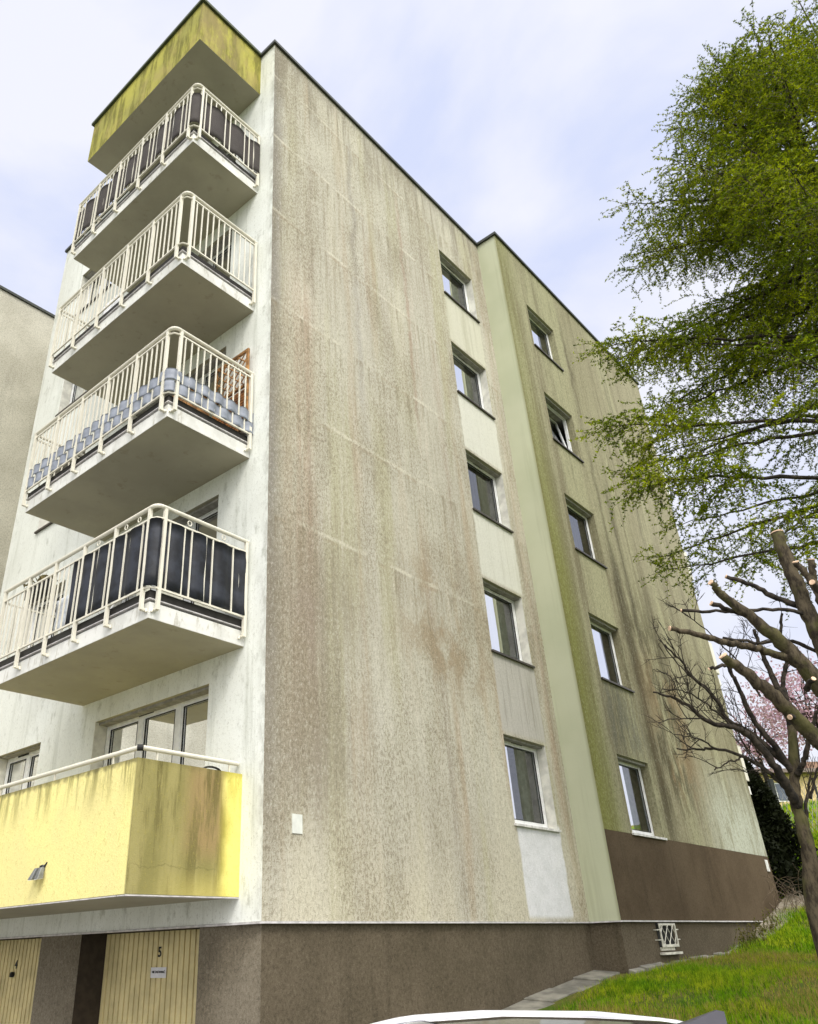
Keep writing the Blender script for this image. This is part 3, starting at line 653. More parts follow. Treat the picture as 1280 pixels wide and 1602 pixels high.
# trellis against the wall
tr = thing('wooden_trellis', 'orange brown wooden trellis with lattice top leaning by the balcony door', 'trellis', (-.09, .75, 6.13))
wood = simple('orange_wood', (.36, .18, .06), .6, var=.3, sc=12)
y0_, y1_, z0_, z1_ = .37, 1.16, 6.32, 7.80
mb = MB(); 
for a, b, c, d in ((y0_, y0_+.045, z0_, z1_), (y1_-.045, y1_, z0_, z1_), (y0_+.046, y1_-.046, z1_-.045, z1_), (y0_+.046, y1_-.046, z0_, z0_+.045), (y0_+.046, y1_-.046, 7.10, 7.14)): mb.box(-.115, -.08, a, b, c, d)
mb.build('frame', wood, tr)
mb = MB(); n = 9
for i in range(-8, 10):
    for sgn in (1, -1):
        # clipped diagonal slats in the lattice field
        A, Bq = y0_+.045, y1_-.045; C, Dq = 7.14, z1_-.045
        pts = []
        c0 = (A+Bq)/2+i*.15
        for t in np.linspace(-1, 1, 81):
            y = c0+t; z = (C+Dq)/2+sgn*t
            if A <= y <= Bq and C <= z <= Dq: pts.append((y, z))
        if len(pts) > 3:
            (ya, za), (yb, zb2) = pts[0], pts[-1]; xo_ = -.105 if sgn > 0 else -.093
            mb.tube([(xo_, ya, za), (xo_, yb, zb2)], .011, 4)
mb.build('lattice', wood, tr)
mb = MB()
for i in range(14):
    z = 6.37+i*.05; mb.box(-.10, -.088, y0_+.046, y1_-.046, z, z+.036)
mb.build('slats', simple('darker_orange_wood', (.30, .12, .03), .6, var=.35, sc=14), tr)
cb_ = thing('wooden_cabinet', 'brown wooden cabinet beside the trellis on the balcony', 'cabinet', (-.35, 1.5, 6.13))
mb = MB(); mb.box(-.55, -.12, 1.22, 1.62, 6.40, 7.25); mb.build('body', simple('cabinet_wood', (.30, .15, .05), .6, var=.3, sc=8), cb_, bevel=.01)
MB().box(-.57, -.10, 1.20, 1.64, 7.255, 7.285).build('top', wood, cb_)
MB().box(-.562, -.553, 1.25, 1.415, 6.45, 7.2).box(-.562, -.553, 1.425, 1.59, 6.45, 7.2).build('door', wood, cb_)
# folding drying racks with laundry
def rack(x, y, z, label, clothes):
    t = thing('drying_rack', label, 'drying rack', (x, y, z), None); mb = MB(); wd, ln, h = .5, 1.0, .92
    for sx in (-1, 1):
        for sy in (-1, 1): mb.tube([(x+sx*wd/2, y+sy*ln/2, z), (x-sx*wd/2, y+sy*ln/2, z+h)], .009, 6)
    for i in range(9): xx = x-wd/2+wd*i/8; mb.tube([(xx, y-ln/2, z+h), (xx, y+ln/2, z+h)], .005, 5)
    mb.tube([(x-wd/2, y-ln/2, z+h), (x+wd/2, y-ln/2, z+h)], .009, 6); mb.tube([(x-wd/2, y+ln/2, z+h), (x+wd/2, y+ln/2, z+h)], .009, 6)
    mb.build('frame', M['pvc'], t)
def towel(x, y0, y1, z0, z1, mat, label, ht='hanging_towel'):
    n = 12; m = 8; v = []; f = []
    for i in range(n+1):
        for j in range(m+1):
            y = y0+(y1-y0)*i/n; z = z0+(z1-z0)*j/m; v.append((x+.02*math.sin(i*1.1+j*.25)*(1-j/m*.7), y+.01*math.sin(j), z))
    for i in range(n):
        for j in range(m): a = i*(m+1)+j; f.append((a, a+m+1, a+m+2, a+1))
    o = mesh(ht, v, f, mat, smooth=True); md = o.modifiers.new('s', 'SOLIDIFY'); md.thickness = .006
    tag(o, label, 'towel')
rack(-.75, 3.05, 3.33, 'white folding drying rack behind the lowest balcony railing', 1)
towel(-1.04, 2.75, 3.35, 3.75, 4.24, simple('pale_blue_cloth', (.62, .66, .72), .9), 'pale blue towel hanging from the drying rack on the lowest railed balcony')
towel(-.9, 3.05, 3.62, 9.55, 10.25, simple('white_cloth', (.85, .86, .88), .9), 'white sheet hanging behind the plain railing of the third balcony up')
# flower box
fb = thing('flower_box', 'dark flower box hanging behind the lowest balcony railing', 'flower box', (-1.36, 3.3, 4.2))
MB().box(-1.43, -1.27, 3.0, 3.6, 4.22, 4.38).build('box', M['rubber'], fb, bevel=.01)
v = []; f = []
for i in range(160):
    c = np.array([-1.35+rng.normal(0, .05), 3.0+.6*rng.random(), 4.38+.07*rng.random()]); d = rng.normal(0, .03, (3, 3)); k = len(v); v += [tuple(c+d[0]), tuple(c+d[1]), tuple(c+d[2])]; f.append((k, k+1, k+2))
mesh('foliage', v, f, simple('dry_plant', (.16, .13, .05), .8), fb)

# twin floodlight on the yellow parapet
lg = thing('wall_floodlight', 'small grey twin wall light on the yellow balcony front', 'wall light', (-1.43, 1.98, .5))
gmx = simple('grey_lamp_metal', (.22, .23, .23), .45, .5)
for yc, tw in ((1.93, -.10), (2.07, .06)):
    mb = MB(); x1 = -1.435
    mb.hexa([(x1-.03, yc-.055+tw*.3, .47), (x1-.13, yc-.055+tw*.3, .46), (x1-.13, yc+.055+tw*.3, .46), (x1-.03, yc+.055+tw*.3, .47), (x1-.01, yc-.03, .63), (x1-.06, yc-.03, .62), (x1-.06, yc+.03, .62), (x1-.01, yc+.03, .63)])
    hd = mb.build('lamp_head', gmx, lg, bevel=.006)
    MB().hexa([(x1-.035, yc-.045+tw*.3, .462), (x1-.125, yc-.045+tw*.3, .452), (x1-.125, yc+.045+tw*.3, .452), (x1-.035, yc+.045+tw*.3, .462), (x1-.035, yc-.045+tw*.3, .468), (x1-.125, yc-.045+tw*.3, .458), (x1-.125, yc+.045+tw*.3, .458), (x1-.035, yc+.045+tw*.3, .468)]).build('lens', M['pvc'], hd)
MB().tube([(-1.43, 1.97, .655), (-1.47, 1.98, .64), (-1.47, 1.98, .60)], .014, 8).tube([(-1.431, 1.86, .69), (-1.45, 1.9, .63)], .012, 6).build('bracket', M['rubber'], lg)
MB().box(-1.445, -1.4305, 1.9, 2.05, .58, .66).build('back_plate', gmx, lg)
lg.scale = (.72, .72, .72)

# small plates on the gable
mb = MB(); mb.box(.44, .60, -.012, -.001, .87, 1.075); tag(mb.build('wall_plate', simple('pale_plate_paint', (.72, .74, .68), .5, var=.04)), 'small pale rectangular plate screwed low on the stained gable near the corner', 'wall plate')
mb = MB(); mb.box(15.50, 15.66, -D-.03, -D-.006, 1.02, 1.27); tag(mb.build('meter_box', simple('white_box_plastic', (.78, .78, .74), .5, var=.04), bevel=.006), 'small white box on the brown wall panel at the far corner of the building', 'meter box')
# cellar vent with lattice grille
vt = thing('cellar_grille', 'white metal lattice grille with a sill in the brown plinth', 'grille', (8.98, -D, -.5))
wp = simple('old_white_paint', (.66, .64, .55), .6, var=.12, sc=15); yy = -D+q
MB().box(8.64, 9.32, yy-.004, yy-.001, -.44, -.04).build('opening', M['rubber'], vt)  # black sheet paints the dark behind the grille; no hole is cut
mb = MB()
for a, b, c, d in ((8.64, 9.32, -.075, -.045), (8.64, 9.32, -.40, -.36), (8.64, 8.675, -.36, -.075), (9.285, 9.32, -.36, -.075)): mb.box(a, b, yy-.07, yy-.05, c, d)
for z in (-.14, -.29):
    mb.box(8.52, 8.64, yy-.066, yy-.054, z-.008, z+.008); mb.box(9.32, 9.43, yy-.066, yy-.054, z-.008, z+.008); mb.box(8.52, 8.535, yy-.054, yy, z-.008, z+.008); mb.box(9.415, 9.43, yy-.054, yy, z-.008, z+.008)
mb.build('frame', wp, vt)
mb = MB()
for i in range(-2, 4):
    for sgn in (1, -1):
        pts = [(8.70+i*.22+t*.30, -.37+(t if sgn > 0 else 1-t)*.31) for t in np.linspace(0, 1, 41)]
        pts = [p_ for p_ in pts if 8.665 <= p_[0] <= 9.295]
        if len(pts) > 2: mb.tube([(pts[0][0], yy-.060-(.006 if sgn > 0 else 0), pts[0][1]), (pts[-1][0], yy-.060-(.006 if sgn > 0 else 0), pts[-1][1])], .007, 5)
mb.build('lattice', wp, vt)
MB().box(8.64, 9.2, yy-.03, yy-.006, -.45, -.40).build('lower_board', wp, vt)
MB().box(8.60, 9.36, yy-.09, yy-.001, -.51, -.475).build('sill', wp, vt)

# ------------------------------------------------------------------ neighbouring block
N = thing('apartment_building', 'neighbouring grey stained block behind the balconies, showing only its windowless side', 'building', (-2, 10.13, -2))
wall(FLN, -7, 3, -2.6, 15.5, []).build('side_wall', M['neighbour'], N)
MB().quad((-7, 10.13, -2.6), (-7, 18, -2.6), (-7, 18, 15.5), (-7, 10.13, 15.5)).quad((3, 18, -2.6), (-7, 18, -2.6), (-7, 18, 15.5), (3, 18, 15.5)).quad((3, 10.13, -2.6), (3, 18, -2.6), (3, 18, 15.5), (3, 10.13, 15.5)).build('wall', M['neighbour'], N)
MB().box(-7.05, 3.05, 10.08, 18, 15.5, 15.58).build('roof', M['coping'], N)

# ------------------------------------------------------------------ terrain
def T(x, y):
    xs = [-200, -60, -2.5, -.5, 1.5, 4.5, 7, 9.3, 11.8, 13., 14.5, 15.7, 17, 22, 31, 45, 100, 400]
    zs = [-2.2, -2.05, -2., -1.95, -1.52, -1.04, -.74, -.64, -.57, -.40, -.09, .20, .55, 1.9, 4.2, 5.0, 6, 8]
    z = np.interp(x, xs, zs)
    b = np.clip((-np.asarray(y, float)-1.2)/6, 0, 3)         # slight cross fall towards the parking
    z = z-.12*b*np.clip((np.asarray(x)+2)/6, 0, 1)*np.clip((20-np.asarray(x))/6, 0, 1)
    return z+.03*np.sin(np.asarray(x)*1.7+np.asarray(y)*.9)*np.clip((np.asarray(x)-3)/3, 0, 1)*np.clip((-np.asarray(y)-.9)/1., 0, 1)
xs = np.concatenate([[-900, -300, -100, -40, -20], np.arange(-10, 36, .5), [38, 42, 50, 70, 100, 200, 500, 900]])
ys = np.concatenate([[-900, -300, -100, -50, -30], np.arange(-18, 20, .5), [22, 30, 50, 100, 300, 900]])
XX, YY = np.meshgrid(xs, ys, indexing='ij'); ZZ = T(XX, YY)
v = np.stack([XX, YY, ZZ], -1).reshape(-1, 3); nx, ny = XX.shape
ii, jj = np.meshgrid(np.arange(nx-1), np.arange(ny-1), indexing='ij'); a = (ii*ny+jj).ravel(); f = np.stack([a, a+ny, a+ny+1, a+1], 1)
g = G('grassy_soil', .95, .1)
c = g.mix(g.map(g.noise(.9, 5, .6), .38, .62), (.060, .115, .012), (.115, .125, .022))
c = g.mix(g.mul(g.map(g.noise(.45, 4, .6, (1, 1, 1), (5, 5, 0)), .52, .66), .8), c, (.20, .145, .06))
c = g.mix(g.mul(g.map(g.noise(16, 4, .7), .5, .66), .5), c, (.035, .05, .01))
X, Y, Z = g.xyz(); c = g.mix(g.map(X, 16.5, 20), c, g.mix(g.map(g.noise(1.2, 5, .6), .4, .6), (.13, .26, .02), (.20, .20, .04)))
g.color(c).bump(g.noise(12, 5, .7), .9, .05)
tag(mesh('ground', v, f, g.m, smooth=True), kind='structure')
# unseen yard before the garages, kept pale to bounce light onto the soffits
g = G('pale_bounce_yard', .9, .3); g.color(g.mix(g.map(g.noise(40, 4, .7), .35, .65), (.19, .185, .17), (.24, .235, .22))).bump(g.noise(60, 3), .5, .01)
xs = np.linspace(-30, .9, 40); ys = np.linspace(-18, 16, 40); XX, YY = np.meshgrid(xs, ys, indexing='ij'); ZZ = T(XX, YY)+.012
v = np.stack([XX, YY, ZZ], -1).reshape(-1, 3); nx, ny = XX.shape; ii, jj = np.meshgrid(np.arange(nx-1), np.arange(ny-1), indexing='ij'); a = (ii*ny+jj).ravel(); f = np.stack([a, a+ny, a+ny+1, a+1], 1)
tag(mesh('parking_yard', v, f, g.m, smooth=True), kind='structure')
# concrete blind area along the wall
pv = MB()
def strip(x0, x1, yw, wd, n):
    for i in range(n):
        a = x0+(x1-x0)*i/n; b = x0+(x1-x0)*(i+.985)/n; ja = random.uniform(-.05, .0); jw = random.uniform(-.04, .04)
        za, zb_ = float(T(a, 0))+.05, float(T(b, 0))+.05
        pv.hexa([(a, yw-wd+jw, za-.2), (b, yw-wd+jw, zb_-.2), (b, yw+.02, zb_-.2), (a, yw+.02, za-.2), (a, yw-wd+jw, za+ja), (b, yw-wd+jw, zb_+ja), (b, yw-.0, zb_+.03+ja), (a, yw-.0, za+.03+ja)])
strip(.5, 7.2, .03, .46, 9); strip(7.25, 12.6, -D+.03, .09, 13)
tag(pv.build('pavement', M['conc'], bevel=.01), kind='structure')
g = G('broken_concrete', .95, .1); g.color(g.mix(g.map(g.noise(6, 5, .7), .4, .6), (.25, .22, .17), (.15, .13, .09))).bump(g.noise(9, 5, .7), 1, .04)
mb = MB(); XS = [13.1, 14.0, 15.0, 16.0, 17.0]; WD = [.26, .36, .40, .52, .60]; n0 = len(XS)
for a_, w_ in zip(XS, WD):
    zt = float(T(a_, -.9)); jz = random.uniform(-.02, .03)
    mb.v += [(a_, -D-.02, zt-.2), (a_+.1, -D-w_, zt-.25), (a_+.1, -D-w_, zt+.05+jz), (a_, -D-.02, zt+.15+jz)]
for i_ in range(n0-1):
    for j_ in range(4): mb.f.append((i_*4+j_, i_*4+(j_+1) % 4, i_*4+4+(j_+1) % 4, i_*4+4+j_))
mb.f += [(3, 2, 1, 0), tuple((n0-1)*4+j_ for j_ in range(4))]
tag(mb.build('concrete_slab', g.m, bevel=.02), 'long cracked concrete slab climbing beside the wall at the far corner of the building', 'slab')

# grass: many blades, one mass
def grass(n, xr, yr, hmin, hmax, wd, mat, name, dens=None):
    x = rng.uniform(*xr, n); y = rng.uniform(*yr, n)
    cl = np.sin(x*2.1+1.3*np.sin(y*1.7))*np.sin(y*2.6+1.1*np.sin(x*1.3)); keep = rng.random(n) < .62+.38*cl
    keep &= ~((x < 7.4) & (y > -.50)) & ~((x < 16) & (y > -D-.14))
    keep &= x > .9
    if name == 'grass': keep &= ~((np.sin(x*.9+2)*np.sin(y*1.3+.5) > .1-1.1*np.clip((-y-3.2)/2, 0, 1)) & (x < 13) & (rng.random(n) < .6))
    x, y, cl = x[keep], y[keep], cl[keep]; n = len(x); z = T(x, y)
    h = rng.uniform(hmin, hmax, n)*(1+.45*cl); a = rng.uniform(0, 6.283, n); ln = rng.normal(0, .35, (n, 2))*h[:, None]
    w = wd*rng.uniform(.6, 1.3, n)
    p0 = np.stack([x-np.cos(a)*w, y-np.sin(a)*w, z-.01], 1); p1 = np.stack([x+np.cos(a)*w, y+np.sin(a)*w, z-.01], 1)
    p2 = np.stack([x+ln[:, 0], y+ln[:, 1], z+h], 1)
    v = np.stack([p0, p1, p2], 1).reshape(-1, 3); f = np.arange(3*n).reshape(-1, 3)
    return v, f
def leafmat(name, cols, sc=2., trans=.35, rough=.6):
    m = G(name, rough, .08); c = m.mix(m.map(m.noise(sc, 4, .6), .38, .62), cols[0], cols[1])
    c = m.mix(m.map(m.noise(sc*9, 3, .6), .42, .62), c, cols[2])
    m.color(c)
    tn = m.n.new('ShaderNodeBsdfTranslucent'); ms = m.n.new('ShaderNodeMixShader'); ms.inputs[0].default_value = trans
    m.put(tn.inputs[0], m.mix(1., c, (1.3, 1.3, .8), 'MULTIPLY')); o = m.n['Material Output']
    m.l.new(m.b.outputs[0], ms.inputs[1]); m.l.new(tn.outputs[0], ms.inputs[2]); m.l.new(ms.outputs[0], o.inputs[0]); return m.m
gm1 = leafmat('grass_blades', ((.20, .39, .008), (.42, .48, .022), (.05, .14, .005)), 1.2)
vs = [grass(170000, (1, 10), (-8, -.3), .03, .12, .005, gm1, 'grass'), grass(130000, (10, 24), (-8, 1), .05, .17, .010, gm1, 'grass'), grass(45000, (17, 42), (-6, 14), .10, .28, .03, gm1, 'grass')]
vv = np.concatenate([a_[0] for a_ in vs]); off = 0; fs = []
for a_ in vs: fs.append(a_[1]+off); off += len(a_[0])
tag(mesh('grass', vv, np.concatenate(fs), gm1), kind='stuff')
gm2 = leafmat('dry_grass_blades', ((.30, .24, .07), (.22, .20, .045), (.38, .29, .10)), 2)
a_ = grass(230000, (1, 22), (-8, -.6), .03, .11, .007, gm2, 'dry_grass')
k = np.sin(a_[0][::3, 0]*.9+2)*np.sin(a_[0][::3, 1]*1.3+.5)+rng.normal(0, .3, len(a_[0])//3) > .02-1.3*np.clip((-a_[0][::3, 1]-3.2)/2, 0, 1)
tag(mesh('dry_grass', a_[0].reshape(-1, 3, 3)[k].reshape(-1, 3), np.arange(3*k.sum()).reshape(-1, 3), gm2), kind='stuff')

# ------------------------------------------------------------------ trees
def smooth_path(pts, n=5):
    pts = [np.array(p, float) for p in pts]; out = []
    ext = [2*pts[0]-pts[1]]+pts+[2*pts[-1]-pts[-2]]
    for i in range(1, len(ext)-2):
        p0, p1, p2, p3 = ext[i-1:i+3]
        for k in range(n):
            t = k/n; out.append(.5*((2*p1)+(-p0+p2)*t+(2*p0-5*p1+4*p2-p3)*t*t+(-p0+3*p1-3*p2+p3)*t**3))
    out.append(pts[-1]); return out
def limb(mb, pts, r0, r1, n=8, jit=.0, sub=5):
    q = smooth_path(pts, sub); m = len(q); rad = [r0+(r1-r0)*(i/(m-1)) for i in range(m)]
    if jit:
        for i in range(1, m-1): q[i] = q[i]+rng.normal(0, jit, 3); rad[i] *= 1+rng.normal(0, .05)
    mb.tube([Vector(p) for p in q], rad, n); return q

def tufts(C, N, ln, wd, spread=1.):
    """C centres (n,3): N needle triangles at each"""
    n = len(C); c = np.repeat(C, N, 0); d = rng.normal(0, 1, (n*N, 3)); d[:, 2] = d[:, 2]*.8+.25; d /= np.linalg.norm(d, axis=1)[:, None]
    s = rng.normal(0, 1, (n*N, 3)); s -= d*(s*d).sum(1)[:, None]; s /= np.linalg.norm(s, axis=1)[:, None]
    l = ln*rng.uniform(.6, 1.25, (n*N, 1)); w = wd*rng.uniform(.7, 1.2, (n*N, 1))
    v = np.stack([c-s*w, c+s*w, c+d*l], 1).reshape(-1, 3); return v

# larch
rng = np.random.default_rng(21)
lx, ly = 4.78, -6.90; lz0 = float(T(lx, ly))
LT = thing('larch_tree', 'tall bright green larch with drooping feathery branches at the right', 'tree', (lx, ly, lz0))
tr_ = MB(); limb(tr_, [(lx, ly, lz0-.2), (lx+.05, ly, 2), (lx-.03, ly+.03, 7), (lx, ly, 9.5), (lx+.03, ly, 12.9)], .19, .012, 10, .01)
tr_.build('trunk', M['bark'], LT, smooth=True)
def Rz(z): return float(np.interp(z, [3.2, 4.5, 6, 7.4, 9.2, 10.3, 11.1, 11.8, 12.3], [2.6, 3.4, 3.55, 3.45, 3.15, 2.45, 1.8, 1.15, .5]))
lim = MB(); twg = MB(); cen = []
def add_twig(p, d, L, droop, step=.032, rec=1, thick=.004):
    n = max(3, int(L/.09)); q = [np.array(p)]; dd = np.array(d, float)
    for i in range(n):
        dd = dd+np.array([0, 0, -droop*.09])+rng.normal(0, .06, 3); dd /= np.linalg.norm(dd); q.append(q[-1]+dd*L/n)
    twg.tube([Vector(a) for a in q], [thick*(1-.7*i/n) for i in range(n+1)], 3, False)
    m = int(L/step)
    for i in range(m):
        s = (i+rng.random())/m*n; j = min(n-1, int(s)); cen.append(q[j]+(q[j+1]-q[j])*(s-j)+rng.normal(0, .008, 3))
    if rec:
        for i in range(int(L/.15)):
            s = rng.uniform(.12, .95)*n; j = min(n-1, int(s)); b = q[j]+(q[j+1]-q[j])*(s-j)
            a_ = np.cross(dd, [0, 0, 1]); a_ /= (np.linalg.norm(a_)+1e-6); e_ = dd*.5+a_*rng.choice([-1, 1])*rng.uniform(.5, 1)+np.array([0, 0, rng.uniform(-.5, .3)])
            add_twig(b, e_/np.linalg.norm(e_), L*rng.uniform(.3, .6), droop*1.2, step, rec-1, thick*.7)
def larch_limb(z, az, L, rise=.25, dens=1., density=.075, full=.2):
    d = np.array([math.sin(az), math.cos(az), 0.]); p0 = np.array([lx, ly, z])
    pts = [p0+d*L*t+np.array([0, 0, L*(rise*t-.75*rise*t*t*1.9+.32*rise*t**3*1.6)]) for t in np.linspace(0, 1, 6)]
    q = limb(lim, pts, .013+.008*L, .005, 5, .015, 4); m = len(q)
    side = np.cross(d, [0, 0, 1])
    n = int(L/density*dens)
    for i in range(n):
        t = full+(1-full)*(i+rng.random())/n; s = t*(m-1); j = min(m-2, int(s)); b = q[j]+(q[j+1]-q[j])*(s-j)
        sg_ = 1 if i % 2 else -1; a_ = d*rng.uniform(.35, .9)+side*sg_*rng.uniform(.4, 1.0)+np.array([0, 0, rng.uniform(-.35, .35)])
        ll = min(.95, .25+.28*L*(1-t)*1.0+.18)*rng.uniform(.7, 1.2)
        add_twig(b, a_/np.linalg.norm(a_), ll, rng.uniform(.2, 1.6))
        if rng.random() < .6: add_twig(b, np.array([rng.normal(0, .25), rng.normal(0, .25), -1.]), rng.uniform(.25, .7), .5, rec=0)
    for i in range(3): add_twig(q[-1]*1., (d+rng.normal(0, .35, 3)), .4, .1, rec=0)
z = 3.9; az = .3
while z < 12.3:
    az += 2.4+rng.normal(0, .25); L = Rz(z)*rng.uniform(.82, 1.04)
    larch_limb(z, az, L, rise=float(np.interp(z, [4, 9, 11, 13], [.05, .20, .35, .7])), dens=float(np.interp(z, [4, 6.0, 7.2, 12], [.22, .34, .95, 1.1])))
    z += float(np.interp(z, [4, 6, 8, 12.5], [.18, .095, .065, .05]))
# the long low limbs the photo shows against wall and sky
for (z, az_, L, rs) in ((5.3, -42, 4.0, -.02), (4.35, -46, 4.0, .04), (6.6, -42, 3.8, .06)):
    larch_limb(z, R(az_), L, rs, 1., .085, .62)
ld = [(lx+.1, ly-.35, 8.6), (lx+.12, ly-.78, 10.5), (lx+.05, ly-.9, 12.2), (lx+.05, ly-.92, 13.7)]; limb(lim, ld, .05, .006, 6, .01)
for zz_ in np.arange(10.6, 13.6, .17): q0 = np.array([lx+.07, ly-.88, zz_]); a0 = rng.uniform(0, 6.28); add_twig(q0, np.array([math.cos(a0), math.sin(a0), .55])/1.14, max(.2, .85-.24*(zz_-10.6)), .1, rec=1)
for (z, az_, L, rs) in ((3.9, -20, 3.4, .0), (3.5, -60, 3.0, .03), (4.6, 0, 3.6, .02), (4.9, -75, 3.4, .0)):
    larch_limb(z, R(az_), L, rs, 1., .17, .3)
lim.build('branch', M['bark'], LT, smooth=True)
twg.build('twigs', simple('twig_bark', (.10, .07, .05), .9, var=.25, sc=6), LT)
C = np.array(cen); print('tufts', len(C))
v = tufts(C, 4, .034, .0085); n = len(v)//3
needle = leafmat('larch_needles', ((.18, .25, .003), (.40, .46, .008), (.05, .085, .003)), 1.4, .3, .5)
mesh('foliage', v, np.arange(3*n).reshape(-1, 3), needle, LT)

# pruned tree with cut limbs
tp = P(1400, 1560, 8.2); tz = float(T(tp.x, tp.y))
PT = thing('pruned_tree', 'old tree at the right edge with thick sawn off limbs showing pale cuts', 'tree', (tp.x, tp.y, tz))
tk = MB(); fork = P(1345, 1140, 8.3)
limb(tk, [(tp.x, tp.y, tz-.2), tuple((Vector((tp.x, tp.y, tz))*.5+fork*.5)+Vector((.05, .03, 0))), tuple(fork)], .15, .11, 12, .006)
limb(tk, [tuple(fork), tuple(P(1310, 1060, 8.35)), tuple(P(1285, 1000, 8.5))], .10, .085, 12, .006)
tk.build('trunk', M['mossbark'], PT, smooth=True)
def cutlimb(px, r0, r1, d0, d1, cut=True, n=10):
    r0 *= .60; r1 *= .68
    m = len(px); pts = [tuple(P(px[i][0], px[i][1], d0+(d1-d0)*i/(m-1))) for i in range(m)]
    mb = MB(); qq = limb(mb, pts, r0, r1, n, .006, 5); o = mb.build('limb', M['mossbark'] if r0 > .035 else M['bark'], PT, smooth=True)
    if cut:
        a = Vector(qq[-1]); t = (a-Vector(qq[-2])).normalized(); c = MB(); c.tube([a-t*.004, a+t*.006], r1*1.03, 14); c.build('cut_face', M['cut'], o)
    return qq
k1 = cutlimb([(1345, 1140), (1278, 1066), (1241, 1024), (1208, 992), (1171, 962), (1131, 933), (1112, 911)], .15, .040, 8.3, 7.6)
cutlimb([(1250, 1035), (1225, 1027), (1190, 1016), (1153, 1008), (1125, 1004), (1087, 991), (1048, 983)], .065, .032, 8.15, 7.4)
cutlimb([(1345, 1215), (1280, 1157), (1240, 1119), (1219, 1095), (1186, 1067), (1157, 1044), (1131, 1026)], .13, .055, 8.2, 7.5)
cutlimb([(1310, 1060), (1284, 1000), (1262, 955), (1247, 915), (1232, 880), (1216, 834)], .13, .088, 8.35, 8.4)
cutlimb([(1300, 990), (1278, 925), (1260, 897), (1245, 879)], .06, .042, 8.3, 8.2)
cutlimb([(1292, 960), (1280, 925), (1272, 900), (1269, 876)], .06, .048, 8.5, 8.5)
cutlimb([(1300, 950), (1282, 925), (1271, 911)], .05, .036, 8.2, 8.0)
cutlimb([(1290, 985), (1254, 952), (1208, 932), (1175, 915), (1136, 902)], .055, .028, 8.5, 8.2)
cutlimb([(1270, 965), (1256, 961), (1219, 953), (1175, 955), (1122, 957), (1066, 955)], .03, .022, 8.4, 8.0)
cutlimb([(1175, 965), (1144, 955), (1113, 944)], .036, .034, 7.9, 7.8)
cutlimb([(1280, 1020), (1240, 1004), (1180, 1005), (1131, 998)], .03, .02, 8.6, 8.4, False)
cutlimb([(1160, 1045), (1145, 1040), (1130, 1042), (1110, 1047)], .03, .022, 7.8, 7.7)
cutlimb([(1247, 1120), (1236, 1122)], .05, .03, 8.0, 7.85)
cutlimb([(1262, 1078), (1273, 1062)], .05, .028, 8.1, 7.95)

# bare tree
bp = P(1284, 1480, 10.); bz = float(T(bp.x, bp.y)); print('bare', bp, bz)
BT = thing('bare_tree', 'slender leafless tree spreading many fine branches towards the wall', 'tree', (bp.x, bp.y, bz))
tk = MB(); limb(tk, [(bp.x+.02, bp.y, bz-.3), tuple(P(1276, 1432, 10)), tuple(P(1268, 1350, 10)), tuple(P(1256, 1295, 10)), tuple(P(1247, 1259, 10.02)), tuple(P(1243, 1212, 10.05)), tuple(P(1240, 1157, 10.1)), tuple(P(1236, 1110, 10.2))], .085, .042, 12, .004)
tk.build('trunk', M['mossbark'], BT, smooth=True)
btw = MB()
def sprout(q, r, depth, ln, dens):
    m = len(q)
    for i in range(int(dens)):
        s = rng.uniform(.25, .97)*(m-1); j = min(m-2, int(s)); b = q[j]+(q[j+1]-q[j])*(s-j); t = q[j+1]-q[j]; t = t/(np.linalg.norm(t)+1e-9)
        d = t*rng.uniform(.5, 1)+rng.normal(0, .5, 3)+np.array([0, 0, .25]); d /= np.linalg.norm(d); L = ln*rng.uniform(.35, 1.1); n = 5; w = [b]
        for k_ in range(n): d = d+rng.normal(0, .10, 3); d /= np.linalg.norm(d); w.append(w[-1]+d*L/n)
        btw.tube([Vector(a) for a in w], [r*(1-.65*k_/n) for k_ in range(n+1)], 4, False)
        if depth: sprout(w, r*.65, depth-1, ln*.55, 3)
def blimb(px, r0, r1, d0, d1, tw=7, ln=.5):
    r0 *= .85; r1 *= .9; tw = int(tw*.8)
    m = len(px); pts = [tuple(P(px[i][0], px[i][1], d0+(d1-d0)*i/(m-1))) for i in range(m)]
    mb = MB(); qq = limb(mb, pts, r0, r1, 8, .006, 5); mb.build('limb', M['bark'], BT, smooth=True); sprout(qq, .0065, 2, ln, tw)
blimb([(1247, 1262), (1238, 1240), (1220, 1210), (1192, 1171), (1165, 1146), (1148, 1138), (1110, 1130), (1082, 1108), (1050, 1090), (1022, 1083)], .062, .010, 10, 9.0, 16, .55)
blimb([(1246, 1258), (1234, 1240), (1209, 1212), (1165, 1185), (1118, 1171), (1090, 1173), (1059, 1171)], .034, .009, 10.05, 9.3, 12, .5)
blimb([(1243, 1212), (1209, 1163), (1176, 1122), (1154, 1072), (1143, 1050), (1132, 1030)], .045, .014, 10.05, 9.6, 9)
blimb([(1240, 1205), (1198, 1166), (1165, 1140), (1137, 1124), (1115, 1086), (1082, 1058), (1066, 1036), (1040, 1008)], .040, .009, 10.1, 9.2, 14)
blimb([(1246, 1195), (1231, 1102), (1215, 1070), (1203, 1047), (1192, 1020), (1180, 985)], .050, .022, 10.1, 10.3, 8)
blimb([(1236, 1115), (1228, 1085), (1226, 1060), (1230, 1030), (1222, 985), (1224, 960)], .04, .016, 10.2, 10.4, 6)
blimb([(1247, 1212), (1258, 1190), (1266, 1160), (1272, 1130), (1290, 1100)], .04, .016, 10, 9.7, 6)
blimb([(1162, 1182), (1150, 1190), (1137, 1193), (1118, 1205)], .012, .007, 9.7, 9.5, 2, .3)
